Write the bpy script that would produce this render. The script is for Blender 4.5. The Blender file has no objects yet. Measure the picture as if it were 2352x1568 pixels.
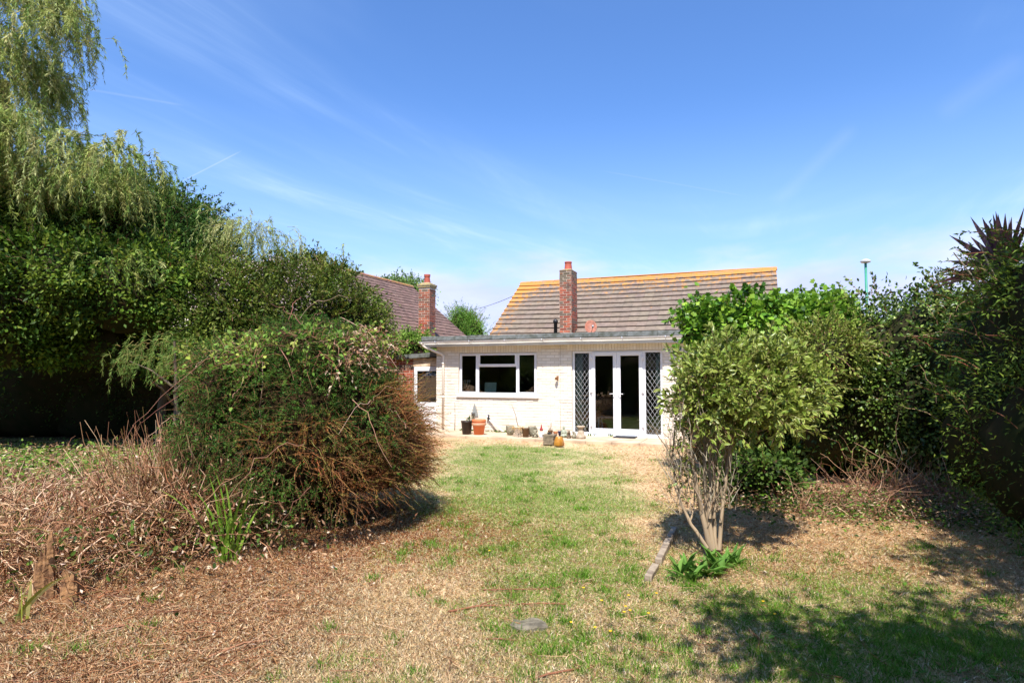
import bpy, math, random
import numpy as np
from mathutils import Vector, Matrix

# ------------------------------------------------------------------ camera, world, sun
SC = bpy.context.scene
COL = SC.collection
R = math.radians
CAMZ = 1.55
PITCH = math.atan(74/1400)
cam_d = bpy.data.cameras.new("camera")
cam_d.sensor_width = 36.0
cam_d.lens = 36.0*1400/2352
cam_d.clip_start = 0.05
cam_d.clip_end = 3000
cam = bpy.data.objects.new("camera", cam_d)
COL.objects.link(cam)
cam.location = (0, 0, CAMZ)
cam.rotation_euler = (math.pi/2+PITCH, 0, 0)
SC.camera = cam

SUN_EL = R(58)
SUN_AZ = R(-7)          # sun stands behind the camera, a touch to its left (angle from -Y)
sun_vec = Vector((math.sin(SUN_AZ)*math.cos(SUN_EL), -math.cos(SUN_AZ)*math.cos(SUN_EL), math.sin(SUN_EL)))
sd = bpy.data.lights.new("sun", 'SUN')
sd.energy = 4.4
sd.angle = R(0.53)
sd.color = (1.0, 0.955, 0.89)
sun = bpy.data.objects.new("sun", sd)
COL.objects.link(sun)
sun.rotation_euler = sun_vec.to_track_quat('Z', 'Y').to_euler()

SC.view_settings.view_transform = 'Standard'
SC.view_settings.look = 'None'
SC.view_settings.gamma = 1
SC.view_settings.exposure = 0.93

W = bpy.data.worlds.new("World")
SC.world = W
W.use_nodes = True
wt = W.node_tree
for n in list(wt.nodes): wt.nodes.remove(n)
def WN(t, **k):
    n = wt.nodes.new(t)
    for a, b in k.items(): setattr(n, a, b)
    return n
def WL(a, b): wt.links.new(a, b)
def WM(op, a, b=None, clamp=False):
    n = WN('ShaderNodeMath', operation=op, use_clamp=clamp)
    for i, v in enumerate((a, b)):
        if v is None: continue
        if isinstance(v, (int, float)): n.inputs[i].default_value = v
        else: WL(v, n.inputs[i])
    return n.outputs[0]
sky = WN('ShaderNodeTexSky', sky_type='NISHITA', sun_disc=False)
sky.sun_elevation = SUN_EL
sky.sun_rotation = math.atan2(sun_vec.x, sun_vec.y)
sky.air_density = 1.0; sky.dust_density = 0.6; sky.ozone_density = 2.2
tc = WN('ShaderNodeTexCoord')
sep = WN('ShaderNodeSeparateXYZ'); WL(tc.outputs['Generated'], sep.inputs[0])
zc = WM('MAXIMUM', sep.outputs[2], 0.04)
px_ = WM('DIVIDE', sep.outputs[0], zc); py_ = WM('DIVIDE', sep.outputs[1], zc)
cmb = WN('ShaderNodeCombineXYZ'); WL(px_, cmb.inputs[0]); WL(py_, cmb.inputs[1])
def cloud_noise(rot, sc, scale, detail, lo, hi, dist=0.6):
    mp = WN('ShaderNodeMapping', vector_type='TEXTURE'); mp.inputs['Rotation'].default_value = (0, 0, R(rot)); mp.inputs['Scale'].default_value = [1/q for q in sc]
    WL(cmb.outputs[0], mp.inputs[0])
    nz = WN('ShaderNodeTexNoise'); nz.inputs['Scale'].default_value = scale; nz.inputs['Detail'].default_value = detail
    nz.inputs['Roughness'].default_value = 0.6; nz.inputs['Distortion'].default_value = dist
    WL(mp.outputs[0], nz.inputs['Vector'])
    mr = WN('ShaderNodeMapRange', interpolation_type='SMOOTHSTEP')
    mr.inputs[1].default_value = lo; mr.inputs[2].default_value = hi
    WL(nz.outputs[0], mr.inputs[0])
    return mr.outputs[0]
c1 = cloud_noise(68, (0.30, 1.5, 1), 1.2, 7, 0.42, 0.84, .7)
c2 = cloud_noise(60, (0.5, 1.0, 1), 0.35, 5, 0.40, 0.75)
# horizon veil: more thin cloud low down
low = WN('ShaderNodeMapRange', interpolation_type='SMOOTHSTEP'); low.inputs[1].default_value = 0.42; low.inputs[2].default_value = 0.05
WL(sep.outputs[2], low.inputs[0])
veil = WM('MULTIPLY', low.outputs[0], 0.50)
cir = WM('MULTIPLY', c1, c2)
cir = WM('MULTIPLY', cir, 1.7)
cir2 = WM('MULTIPLY', c2, 0.28)
amt = WM('ADD', WM('ADD', cir, cir2), veil, clamp=True)
mix = WN('ShaderNodeMixRGB'); mix.inputs[2].default_value = (5.6, 7.6, 11.0, 1)
skyc = WN('ShaderNodeMixRGB', blend_type='MULTIPLY'); skyc.inputs[0].default_value = 1
skyc.inputs[2].default_value = (1.02, 1.44, 2.0, 1)
WL(sky.outputs[0], skyc.inputs[1])
WL(amt, mix.inputs[0]); WL(skyc.outputs[0], mix.inputs[1])
# low bank of soft cumulus near the horizon
bz = WN('ShaderNodeTexNoise'); bz.inputs['Scale'].default_value = 3.2; bz.inputs['Detail'].default_value = 7
bz.inputs['Roughness'].default_value = 0.55
bm_ = WN('ShaderNodeMapping'); bm_.inputs['Scale'].default_value = (1, 1, 3.0); bm_.inputs['Location'].default_value = (3.3, 1.2, 0.4)
WL(tc.outputs['Generated'], bm_.inputs[0]); WL(bm_.outputs[0], bz.inputs['Vector'])
bt = WN('ShaderNodeMapRange', interpolation_type='SMOOTHSTEP'); bt.inputs[1].default_value = 0.195; bt.inputs[2].default_value = 0.13
hz = WM('ADD', sep.outputs[2], WM('MULTIPLY', WM('SUBTRACT', bz.outputs[0], 0.5), -0.22))
WL(hz, bt.inputs[0])
bk = WM('MULTIPLY', bt.outputs[0], 0.85)
mix2 = WN('ShaderNodeMixRGB'); WL(bk, mix2.inputs[0]); WL(mix.outputs[0], mix2.inputs[1])
b2 = WN('ShaderNodeTexNoise'); b2.inputs['Scale'].default_value = 6; b2.inputs['Detail'].default_value = 5
WL(bm_.outputs[0], b2.inputs['Vector'])
cr2 = WN('ShaderNodeMixRGB'); cr2.inputs[1].default_value = (5.9, 6.3, 9.8, 1); cr2.inputs[2].default_value = (7.6, 7.9, 10.6, 1)
cf2 = WN('ShaderNodeMapRange'); cf2.inputs[1].default_value = .35; cf2.inputs[2].default_value = .65; WL(b2.outputs[0], cf2.inputs[0])
WL(cf2.outputs[0], cr2.inputs[0])
WL(cr2.outputs[0], mix2.inputs[2])
prev = mix2.outputs[0]
def pixdir(px, py):
    a = (px-1176)/1400; b = (784-py)/1400
    v = Vector((a, math.cos(PITCH)-b*math.sin(PITCH), b*math.cos(PITCH)+math.sin(PITCH)))
    return v
# vapour trails: thin arcs of great circles between two sky directions
for (p0, p1, w, s) in (((415, 418), (548, 350), .0014, .22), ((170, 200), (420, 242), .0022, .09),
                       ((1780, 470), (1965, 290), .014, .06), ((1380, 392), (1720, 452), .0015, .07), ((2160, 265), (2350, 130), .020, .05)):
    d0 = pixdir(*p0).normalized(); d1 = pixdir(*p1).normalized()
    nn = d0.cross(d1).normalized(); mid = (d0+d1).normalized(); half = mid.dot(d0)
    dp = WN('ShaderNodeVectorMath', operation='DOT_PRODUCT'); WL(tc.outputs['Generated'], dp.inputs[0]); dp.inputs[1].default_value = nn
    dm = WN('ShaderNodeVectorMath', operation='DOT_PRODUCT'); WL(tc.outputs['Generated'], dm.inputs[0]); dm.inputs[1].default_value = mid
    a = WM('DIVIDE', WM('ABSOLUTE', dp.outputs['Value']), w)
    line = WM('SUBTRACT', 1.0, a, clamp=True)
    m1 = WN('ShaderNodeMapRange', interpolation_type='SMOOTHSTEP'); m1.inputs[1].default_value = half-0.0004; m1.inputs[2].default_value = 1-(1-half)*.5
    WL(dm.outputs['Value'], m1.inputs[0])
    f = WM('MULTIPLY', WM('MULTIPLY', line, m1.outputs[0]), s)
    mx = WN('ShaderNodeMixRGB'); WL(f, mx.inputs[0]); WL(prev, mx.inputs[1]); mx.inputs[2].default_value = (8, 8.6, 9.5, 1)
    prev = mx.outputs[0]
bg = WN('ShaderNodeBackground'); bg.inputs[1].default_value = 0.067
WL(prev, bg.inputs[0])
wo = WN('ShaderNodeOutputWorld'); WL(bg.outputs[0], wo.inputs[0])

# ------------------------------------------------------------------ coordinates
def P(px, py, D):
    """world point seen at (px,py) of a 2352-wide picture, D metres in front of the viewer"""
    v = pixdir(px, py); s = D/v.y
    return Vector((v.x*s, D, CAMZ+v.z*s))
def G(px, py, z=0.0):
    v = pixdir(px, py); s = (z-CAMZ)/v.z
    return Vector((v.x*s, v.y*s, z))
TH = R(22)
O = Vector((-2.056, 16.63, 0))
DU = Vector((math.cos(TH), -math.sin(TH), 0)); DV = Vector((math.sin(TH), math.cos(TH), 0))
HM = Matrix(((DU.x, DV.x, 0, O.x), (DU.y, DV.y, 0, O.y), (0, 0, 1, 0), (0, 0, 0, 1)))
def HW(u, v, z): return O + DU*u + DV*v + Vector((0, 0, z))
def HP(px, py, v=0.0):
    """house coordinates (u,z) where a ray meets the plane v"""
    d = pixdir(px, py); c = Vector((0, 0, CAMZ))
    s = (v - (c-O).dot(DV))/d.dot(DV)
    p = c + d*s
    return (p-O).dot(DU), p.z
def house_rot(o): o.rotation_euler = (0, 0, -TH)

# ------------------------------------------------------------------ helpers
def lin(r, g, b):
    f = lambda c: (c/255/12.92 if c <= 10 else ((c/255+.055)/1.055)**2.4)
    return (f(r), f(g), f(b))
def tag(o, label=None, cat=None, group=None, kind=None):
    if label: o['label'] = label
    if cat: o['category'] = cat
    if group: o['group'] = group
    if kind: o['kind'] = kind
    return o
def empty(name, loc, label, cat, group=None, rz=0.0):
    o = bpy.data.objects.new(name, None); COL.objects.link(o)
    o.empty_display_size = .2
    o.location = loc; o.rotation_euler = (0, 0, rz)
    tag(o, label, cat, group)
    return o
def link(name, me, mat, parent=None, world=False):
    o = bpy.data.objects.new(name, me); COL.objects.link(o)
    if mat:
        me.materials.clear(); me.materials.append(mat)
    if parent is not None:
        o.parent = parent
        if world:   # vertices are in world space; the parent has only location / z rotation
            M = Matrix.Translation(parent.location) @ Matrix.Rotation(parent.rotation_euler[2], 4, 'Z')
            o.matrix_parent_inverse = M.inverted()
    return o
def mesh_np(name, V, T, C=None, smooth=False, quads=False):
    V = np.asarray(V, dtype=np.float32); T = np.asarray(T, dtype=np.int32)
    me = bpy.data.meshes.new(name)
    k = T.shape[1]
    me.vertices.add(len(V)); me.vertices.foreach_set('co', V.ravel())
    me.loops.add(T.size); me.loops.foreach_set('vertex_index', T.ravel())
    me.polygons.add(len(T))
    me.polygons.foreach_set('loop_start', np.arange(0, T.size, k, dtype=np.int32))
    me.polygons.foreach_set('use_smooth', np.full(len(T), bool(smooth or k == 3)))   # bricks and tiles stay flat
    me.update(calc_edges=True)
    if C is not None:
        at = me.color_attributes.new('col', 'FLOAT_COLOR', 'POINT')
        cc = np.ones((len(V), 4), dtype=np.float32); cc[:, :3] = C
        at.data.foreach_set('color', cc.ravel())
    return me

class MB:
    """collects boxes, lathes and tubes into one mesh"""
    def __init__(s): s.v = []; s.f = []; s.sm = []
    def add(s, vs, fs, smooth=False):
        b = len(s.v); s.v += [tuple(v) for v in vs]
        for f in fs: s.f.append(tuple(b+i for i in f)); s.sm.append(smooth)
    def box(s, x0, y0, z0, x1, y1, z1):
        vs = [(x0,y0,z0),(x1,y0,z0),(x1,y1,z0),(x0,y1,z0),(x0,y0,z1),(x1,y0,z1),(x1,y1,z1),(x0,y1,z1)]
        s.add(vs, [(0,3,2,1),(4,5,6,7),(0,1,5,4),(1,2,6,5),(2,3,7,6),(3,0,4,7)])
    def obox(s, M, sx, sy, sz):
        vs = [M @ Vector((x*sx/2, y*sy/2, z*sz/2)) for z in (-1,1) for (x,y) in ((-1,-1),(1,-1),(1,1),(-1,1))]
        s.add(vs, [(0,3,2,1),(4,5,6,7),(0,1,5,4),(1,2,6,5),(2,3,7,6),(3,0,4,7)])
    def lathe(s, prof, n=20, c=(0,0,0), sx=1, sy=1, wob=0):
        vs = []; fs = []
        for i, (r, z) in enumerate(prof):
            for k in range(n):
                a = 2*math.pi*k/n
                rr = r*(1+wob*math.sin(3*a+i))
                vs.append((c[0]+rr*sx*math.cos(a), c[1]+rr*sy*math.sin(a), c[2]+z))
        for i in range(len(prof)-1):
            for k in range(n):
                k2 = (k+1) % n
                fs.append((i*n+k, i*n+k2, (i+1)*n+k2, (i+1)*n+k))
        fs.append(tuple(range(n-1, -1, -1)))
        if prof[-1][0] > 1e-5: fs.append(tuple((len(prof)-1)*n+k for k in range(n)))
        s.add(vs, fs, True)
    def tube(s, pts, rad, n=8):
        pts = [Vector(p) for p in pts]
        if not hasattr(rad, '__len__'): rad = [rad]*len(pts)
        vs = []; fs = []
        ref = None
        for i, p in enumerate(pts):
            t = (pts[min(i+1, len(pts)-1)]-pts[max(i-1, 0)]).normalized()
            if ref is None: ref = t.orthogonal().normalized()
            ref = (ref - t*ref.dot(t)).normalized(); b = t.cross(ref)
            for k in range(n):
                a = 2*math.pi*k/n
                vs.append(p + (ref*math.cos(a)+b*math.sin(a))*rad[i])
        for i in range(len(pts)-1):
            for k in range(n):
                k2 = (k+1) % n
                fs.append((i*n+k, i*n+k2, (i+1)*n+k2, (i+1)*n+k))
        fs.append(tuple(range(n-1, -1, -1))); fs.append(tuple((len(pts)-1)*n+k for k in range(n)))
        s.add(vs, fs, True)
    def ball(s, c, r, n=10, m=7):
        if not hasattr(r, '__len__'): r = (r, r, r)
        vs = []; fs = []
        for i in range(m+1):
            th = math.pi*i/m
            for k in range(n):
                a = 2*math.pi*k/n
                vs.append((c[0]+r[0]*math.sin(th)*math.cos(a), c[1]+r[1]*math.sin(th)*math.sin(a), c[2]-r[2]*math.cos(th)))
        for i in range(m):
            for k in range(n):
                k2 = (k+1) % n
                fs.append((i*n+k, i*n+k2, (i+1)*n+k2, (i+1)*n+k))
        s.add(vs, fs, True)
    def build(s, name, mat, parent=None, bevel=0, segs=1):
        me = bpy.data.meshes.new(name)
        me.from_pydata(s.v, [], s.f); me.update()
        me.polygons.foreach_set('use_smooth', s.sm)
        o = link(name, me, mat, parent)
        if bevel:
            b = o.modifiers.new('bevel', 'BEVEL'); b.width = bevel; b.segments = segs; b.limit_method = 'ANGLE'; b.angle_limit = R(40)
        return o

# ------------------------------------------------------------------ materials
def new_mat(name):
    m = bpy.data.materials.new(name); m.use_nodes = True
    nt = m.node_tree
    return m, nt, nt.nodes['Principled BSDF']
def simple(name, col, rough=.6, var=.15, scale=6, bump=0.0, bscale=40, metal=0, spec=.5, col2=None, lo=.4, hi=.65, detail=5):
    m, nt, b = new_mat(name)
    tcn = nt.nodes.new('ShaderNodeTexCoord')
    nz = nt.nodes.new('ShaderNodeTexNoise'); nz.inputs['Scale'].default_value = scale; nz.inputs['Detail'].default_value = detail
    nt.links.new(tcn.outputs['Object'], nz.inputs['Vector'])
    mr = nt.nodes.new('ShaderNodeMapRange'); mr.inputs[1].default_value = lo; mr.inputs[2].default_value = hi
    nt.links.new(nz.outputs[0], mr.inputs[0])
    mx = nt.nodes.new('ShaderNodeMixRGB')
    mx.inputs[1].default_value = (*col, 1)
    mx.inputs[2].default_value = (*(col2 if col2 else [c*(1-var) for c in col]), 1)
    nt.links.new(mr.outputs[0], mx.inputs[0]); nt.links.new(mx.outputs[0], b.inputs['Base Color'])
    b.inputs['Roughness'].default_value = rough; b.inputs['Metallic'].default_value = metal
    b.inputs['Specular IOR Level'].default_value = spec
    if bump:
        n2 = nt.nodes.new('ShaderNodeTexNoise'); n2.inputs['Scale'].default_value = bscale; n2.inputs['Detail'].default_value = 6
        nt.links.new(tcn.outputs['Object'], n2.inputs['Vector'])
        bp = nt.nodes.new('ShaderNodeBump'); bp.inputs['Strength'].default_value = bump; bp.inputs['Distance'].default_value = .01
        nt.links.new(n2.outputs[0], bp.inputs['Height']); nt.links.new(bp.outputs[0], b.inputs['Normal'])
    return m
def attr_mat(name, rough=.5, transl=.25, spec=.4, noise=0, nscale=30, gain=1.0):
    m, nt, b = new_mat(name)
    at = nt.nodes.new('ShaderNodeAttribute'); at.attribute_name = 'col'
    src = at.outputs['Color']
    if noise:
        tcn = nt.nodes.new('ShaderNodeTexCoord'); nz = nt.nodes.new('ShaderNodeTexNoise')
        nz.inputs['Scale'].default_value = nscale; nz.inputs['Detail'].default_value = 6; nz.inputs['Roughness'].default_value = .7
        nt.links.new(tcn.outputs['Object'], nz.inputs['Vector'])
        mr = nt.nodes.new('ShaderNodeMapRange'); mr.inputs[1].default_value = .3; mr.inputs[2].default_value = .7
        mr.inputs[3].default_value = 1-noise; mr.inputs[4].default_value = 1+noise
        nt.links.new(nz.outputs[0], mr.inputs[0])
        vm = nt.nodes.new('ShaderNodeVectorMath'); vm.operation = 'SCALE'
        nt.links.new(src, vm.inputs[0]); nt.links.new(mr.outputs[0], vm.inputs['Scale'])
        src = vm.outputs[0]
    nt.links.new(src, b.inputs['Base Color'])
    b.inputs['Roughness'].default_value = rough; b.inputs['Specular IOR Level'].default_value = spec
    if transl:
        tr = nt.nodes.new('ShaderNodeBsdfTranslucent'); nt.links.new(src, tr.inputs['Color'])
        ms = nt.nodes.new('ShaderNodeMixShader'); ms.inputs[0].default_value = transl
        out = nt.nodes['Material Output']
        nt.links.new(b.outputs[0], ms.inputs[1]); nt.links.new(tr.outputs[0], ms.inputs[2]); nt.links.new(ms.outputs[0], out.inputs['Surface'])
    return m
M_leaf = attr_mat('leaf', rough=.55, transl=.30, spec=.18)
M_leaf_gloss = attr_mat('leaf_glossy', rough=.38, transl=.25, spec=.38)
M_dry = attr_mat('dry', rough=.75, transl=.12, spec=.25)
M_twig = attr_mat('twig', rough=.8, transl=0, spec=.25)
M_ground = attr_mat('ground_soil', rough=.95, transl=0, spec=.1, noise=.35, nscale=14)
M_core = simple('core_shade', lin(52,48,32), .95, col2=lin(38,44,24), scale=4, spec=.05)  # dark core colour stands in for the shade deep inside foliage
M_white = simple('upvc_white', (.80,.80,.81), .28, var=.05, scale=3)
M_fascia = simple('fascia_paint', (.70,.70,.69), .4, var=.15, scale=2.5)
M_gutter = simple('gutter_white', (.74,.75,.78), .35, var=.14, scale=4)
M_felt = simple('roof_felt', lin(112,114,110), .9, col2=lin(78,80,70), scale=9, bump=.4)
M_pipe = simple('pipe_cream', lin(232,220,204), .45, var=.1, scale=4)
M_black = simple('black_plastic', (.018,.018,.02), .45)
M_dark = simple('interior_dark', (.10,.10,.09), .9)
M_room = simple('interior_wall', (.16,.15,.12), .9, scale=2)

def glass_mat():
    m, nt, b = new_mat('window_glass')
    nt.nodes.remove(b)
    fr = nt.nodes.new('ShaderNodeFresnel'); fr.inputs[0].default_value = 1.5
    m1 = nt.nodes.new('ShaderNodeMath'); m1.operation = 'MULTIPLY'; m1.inputs[1].default_value = 1.8; m1.use_clamp = True
    nt.links.new(fr.outputs[0], m1.inputs[0])
    tr = nt.nodes.new('ShaderNodeBsdfTransparent'); tr.inputs[0].default_value = (.82,.87,.85,1)
    gl = nt.nodes.new('ShaderNodeBsdfGlossy'); gl.inputs['Roughness'].default_value = .01
    mx = nt.nodes.new('ShaderNodeMixShader')
    nt.links.new(m1.outputs[0], mx.inputs[0]); nt.links.new(tr.outputs[0], mx.inputs[1]); nt.links.new(gl.outputs[0], mx.inputs[2])
    nt.links.new(mx.outputs[0], nt.nodes['Material Output'].inputs[0])
    return m
M_glass = glass_mat()

def lichen_mat(name, base_a, base_b, lich, kind):
    """roof tile: noise base with orange lichen thick by the ridge (kind main) or moss (kind old)"""
    m, nt, b = new_mat(name)
    N = nt.nodes.new; L = nt.links.new
    at = N('ShaderNodeAttribute'); at.attribute_name = 'col'      # per tile tint
    tcn = N('ShaderNodeTexCoord')
    nz = N('ShaderNodeTexNoise'); nz.inputs['Scale'].default_value = 7; nz.inputs['Detail'].default_value = 8; nz.inputs['Roughness'].default_value = .7
    L(tcn.outputs['Object'], nz.inputs['Vector'])
    mx = N('ShaderNodeMixRGB'); mx.inputs[1].default_value = (*base_a,1); mx.inputs[2].default_value = (*base_b,1)
    mr = N('ShaderNodeMapRange'); mr.inputs[1].default_value=.35; mr.inputs[2].default_value=.7; L(nz.outputs[0], mr.inputs[0]); L(mr.outputs[0], mx.inputs[0])
    mu = N('ShaderNodeMixRGB'); mu.blend_type='MULTIPLY'; mu.inputs[0].default_value = 1; L(mx.outputs[0], mu.inputs[1]); L(at.outputs['Color'], mu.inputs[2])
    sp = N('ShaderNodeSeparateXYZ'); L(tcn.outputs['Object'], sp.inputs[0])
    n2 = N('ShaderNodeTexNoise'); n2.inputs['Scale'].default_value = 5.5 if kind=='main' else 6; n2.inputs['Detail'].default_value = 9; n2.inputs['Roughness'].default_value = .75
    L(tcn.outputs['Object'], n2.inputs['Vector'])
    if kind == 'main':
        r1 = N('ShaderNodeMapRange'); r1.inputs[1].default_value = 3.9; r1.inputs[2].default_value = 5.0; r1.inputs[3].default_value = 0; r1.inputs[4].default_value = .22
        L(sp.outputs[2], r1.inputs[0])
        r3 = N('ShaderNodeMapRange'); r3.inputs[1].default_value = 4.8; r3.inputs[2].default_value = 5.0; r3.inputs[3].default_value = 0; r3.inputs[4].default_value = .2
        L(sp.outputs[2], r3.inputs[0])
        r2 = N('ShaderNodeMapRange'); r2.inputs[1].default_value = .9; r2.inputs[2].default_value = -.1; r2.inputs[3].default_value = 0; r2.inputs[4].default_value = .18
        L(sp.outputs[0], r2.inputs[0])
        a1 = N('ShaderNodeMath'); a1.operation='ADD'; L(r1.outputs[0], a1.inputs[0]); L(r2.outputs[0], a1.inputs[1])
        a3 = N('ShaderNodeMath'); a3.operation='ADD'; L(a1.outputs[0], a3.inputs[0]); L(r3.outputs[0], a3.inputs[1])
        a2 = N('ShaderNodeMath'); a2.operation='ADD'; L(n2.outputs[0], a2.inputs[0]); L(a3.outputs[0], a2.inputs[1])
        src = a2.outputs[0]; lo, hi = .64, .73
    else:
        src = n2.outputs[0]; lo, hi = .54, .66
    mm = N('ShaderNodeMapRange'); mm.inputs[1].default_value = lo; mm.inputs[2].default_value = hi; L(src, mm.inputs[0])
    m2 = N('ShaderNodeMixRGB'); L(mm.outputs[0], m2.inputs[0]); L(mu.outputs[0], m2.inputs[1])
    lc = N('ShaderNodeMixRGB'); lc.inputs[1].default_value = (*lich,1); lc.inputs[2].default_value = (lich[0]*.8, lich[1]*1.25, lich[2]*1.6, 1)
    L(nz.outputs[0], lc.inputs[0]); L(lc.outputs[0], m2.inputs[2])
    L(m2.outputs[0], b.inputs['Base Color']); b.inputs['Roughness'].default_value = .9; b.inputs['Specular IOR Level'].default_value = .2
    bp = N('ShaderNodeBump'); bp.inputs['Strength'].default_value=.5; bp.inputs['Distance'].default_value=.01
    L(nz.outputs[0], bp.inputs['Height']); L(bp.outputs[0], b.inputs['Normal'])
    return m
M_tile = lichen_mat('concrete_tile', lin(136,120,106), lin(106,94,84), lin(190,122,58), 'main')
M_ridge = simple('ridge_lichen', lin(190,128,62), .95, col2=lin(150,128,98), scale=9, bump=.5, lo=.42, hi=.72)
M_old_tile = lichen_mat('old_clay_tile', lin(128,102,92), lin(98,78,72), lin(58,52,46), 'old')

# brick material driven by per-brick colour attribute
def brick_mat(name, noise, rough=.85, stain=None, s_lo=.5, s_hi=.7, s_scale=3, bump=.3):
    m, nt, b = new_mat(name); N = nt.nodes.new; L = nt.links.new
    at = N('ShaderNodeAttribute'); at.attribute_name = 'col'
    tcn = N('ShaderNodeTexCoord')
    nz = N('ShaderNodeTexNoise'); nz.inputs['Scale'].default_value = 45; nz.inputs['Detail'].default_value = 6
    L(tcn.outputs['Object'], nz.inputs['Vector'])
    mr = N('ShaderNodeMapRange'); mr.inputs[1].default_value=.3; mr.inputs[2].default_value=.7; mr.inputs[3].default_value=1-noise; mr.inputs[4].default_value=1+noise
    L(nz.outputs[0], mr.inputs[0])
    vm = N('ShaderNodeVectorMath'); vm.operation='SCALE'; L(at.outputs['Color'], vm.inputs[0]); L(mr.outputs[0], vm.inputs['Scale'])
    src = vm.outputs[0]
    if stain:
        n2 = N('ShaderNodeTexNoise'); n2.inputs['Scale'].default_value = s_scale; n2.inputs['Detail'].default_value = 7
        L(tcn.outputs['Object'], n2.inputs['Vector'])
        m2 = N('ShaderNodeMapRange'); m2.inputs[1].default_value=s_lo; m2.inputs[2].default_value=s_hi; L(n2.outputs[0], m2.inputs[0])
        mx = N('ShaderNodeMixRGB'); L(m2.outputs[0], mx.inputs[0]); L(src, mx.inputs[1]); mx.inputs[2].default_value = (*stain,1); src = mx.outputs[0]
    L(src, b.inputs['Base Color']); b.inputs['Roughness'].default_value = rough; b.inputs['Specular IOR Level'].default_value = .25
    bp = N('ShaderNodeBump'); bp.inputs['Strength'].default_value=bump; bp.inputs['Distance'].default_value=.006
    L(nz.outputs[0], bp.inputs['Height']); L(bp.outputs[0], b.inputs['Normal'])
    return m
M_paintbrick = brick_mat('painted_brick', .04, .7, stain=lin(214,200,180), s_lo=.5, s_hi=.85, s_scale=1.6)
M_redbrick = brick_mat('red_brick', .2, stain=lin(92,84,74), s_lo=.55, s_hi=.8, s_scale=5)

# ------------------------------------------------------------------ numpy noise
def vn2(x, y, seed=0):
    xi = np.floor(x).astype(np.int64); yi = np.floor(y).astype(np.int64)
    fx = x-xi; fy = y-yi; fx = fx*fx*(3-2*fx); fy = fy*fy*(3-2*fy)
    def h(a, b):
        n = (a*374761393 + b*668265263 + seed*1442695041) & 0x7fffffff
        n = ((n ^ (n >> 13))*1274126177) & 0x7fffffff
        return ((n ^ (n >> 16)) & 0xffff)/65535.0
    return (h(xi,yi)*(1-fx)+h(xi+1,yi)*fx)*(1-fy)+(h(xi,yi+1)*(1-fx)+h(xi+1,yi+1)*fx)*fy
def fbm(x, y, seed=0, o=4):
    r = 0; a = .5; t = 0
    for i in range(o):
        r = r + a*vn2(x*2**i, y*2**i, seed+i*17); t += a; a *= .55
    return r/t
def sstep(a, b, x):
    t = np.clip((x-a)/(b-a), 0, 1); return t*t*(3-2*t)
def nrm(v): return v/np.maximum(np.linalg.norm(v, axis=-1, keepdims=True), 1e-9)

# ------------------------------------------------------------------ ground
def g_height(x, y):
    h = (fbm(x*.8, y*.8, 5)-.5)*.07 + (fbm(x*3, y*3, 9)-.5)*.025
    left = np.exp(-((x+5.2)/2.6)**2)*sstep(4.0, 5.5, y)*sstep(12, 8, y)*.16
    nearhouse = sstep(15.2, 13.0, y + .4*x)
    return h*(.15+.85*nearhouse) + left - .02
def g_weights(x, y):
    n1 = fbm(x*1.1, y*1.1, 1); n2 = fbm(x*3.5, y*3.5, 2); n3 = fbm(x*.45, y*.45, 3)
    n = n1*.6+n2*.4
    # green lawn down the middle, far
    cx = .35 + .10*(9-y)*.2
    g = np.exp(-((x-cx)/(1.75))**4)*sstep(5.0, 7.4, y)*sstep(14.4, 13.0, y+.3*x)*1.05
    g = g - sstep(1.0, 2.2, x)*sstep(12, 9, y)*.45*sstep(5, 6, y)
    g2 = np.exp(-(((x-2.1)/1.5)**2+((y-3.6)/.95)**2))*1.1
    g3 = sstep(-1.5,-.4,x+(n1-.5)*.8)*sstep(7.2,6.0,y)*(.30+.50*np.exp(-((x-.35)/.8)**2))
    green = np.clip(np.maximum(np.maximum(g, g2), g3) + (n1*.45+n2*.35+fbm(x*7,y*7,6)*.2-.5)*2.9 - .08, 0, 1)
    straw = np.exp(-((x+.62)/.55)**2)*sstep(6.5,4.8,y) + np.exp(-(((x-.95)/.28)**2+((y-3.3)/.75)**2)) + np.exp(-((x-1.3)/.6)**2)*sstep(6,7,y)*.5
    straw = np.clip(straw + (n2-.5)*.9, 0, 1)
    brown = sstep(-.95, -1.75, x + (n1-.5)*1.4 + (5-y)*.12*(y<5))*1.0
    brown = np.maximum(brown, sstep(1.3, 2.2, x+(n1-.5)*1.6)*sstep(4.2, 5.0, y)*.30)
    brown = np.maximum(brown, sstep(13.2,14.2,y+.3*x)*.35)
    brown = np.clip(brown + (n2-.5)*.5, 0, 1)*(1-straw*.75)
    green = green*(1-brown*.75)
    lg = sstep(-5.0, -6.2, x + (n1-.5)*3)*sstep(6.3, 8.0, y)*.9   # rank green at the left
    green = np.maximum(green, lg*sstep(.35,.6,n2+.1))
    return green, straw, brown
C_SOIL = np.array(lin(140,114,88)); C_STRAW = np.array(lin(214,190,152)); C_BROWN = np.array(lin(180,138,102)); C_GREEN = np.array(lin(82,110,42))
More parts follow.
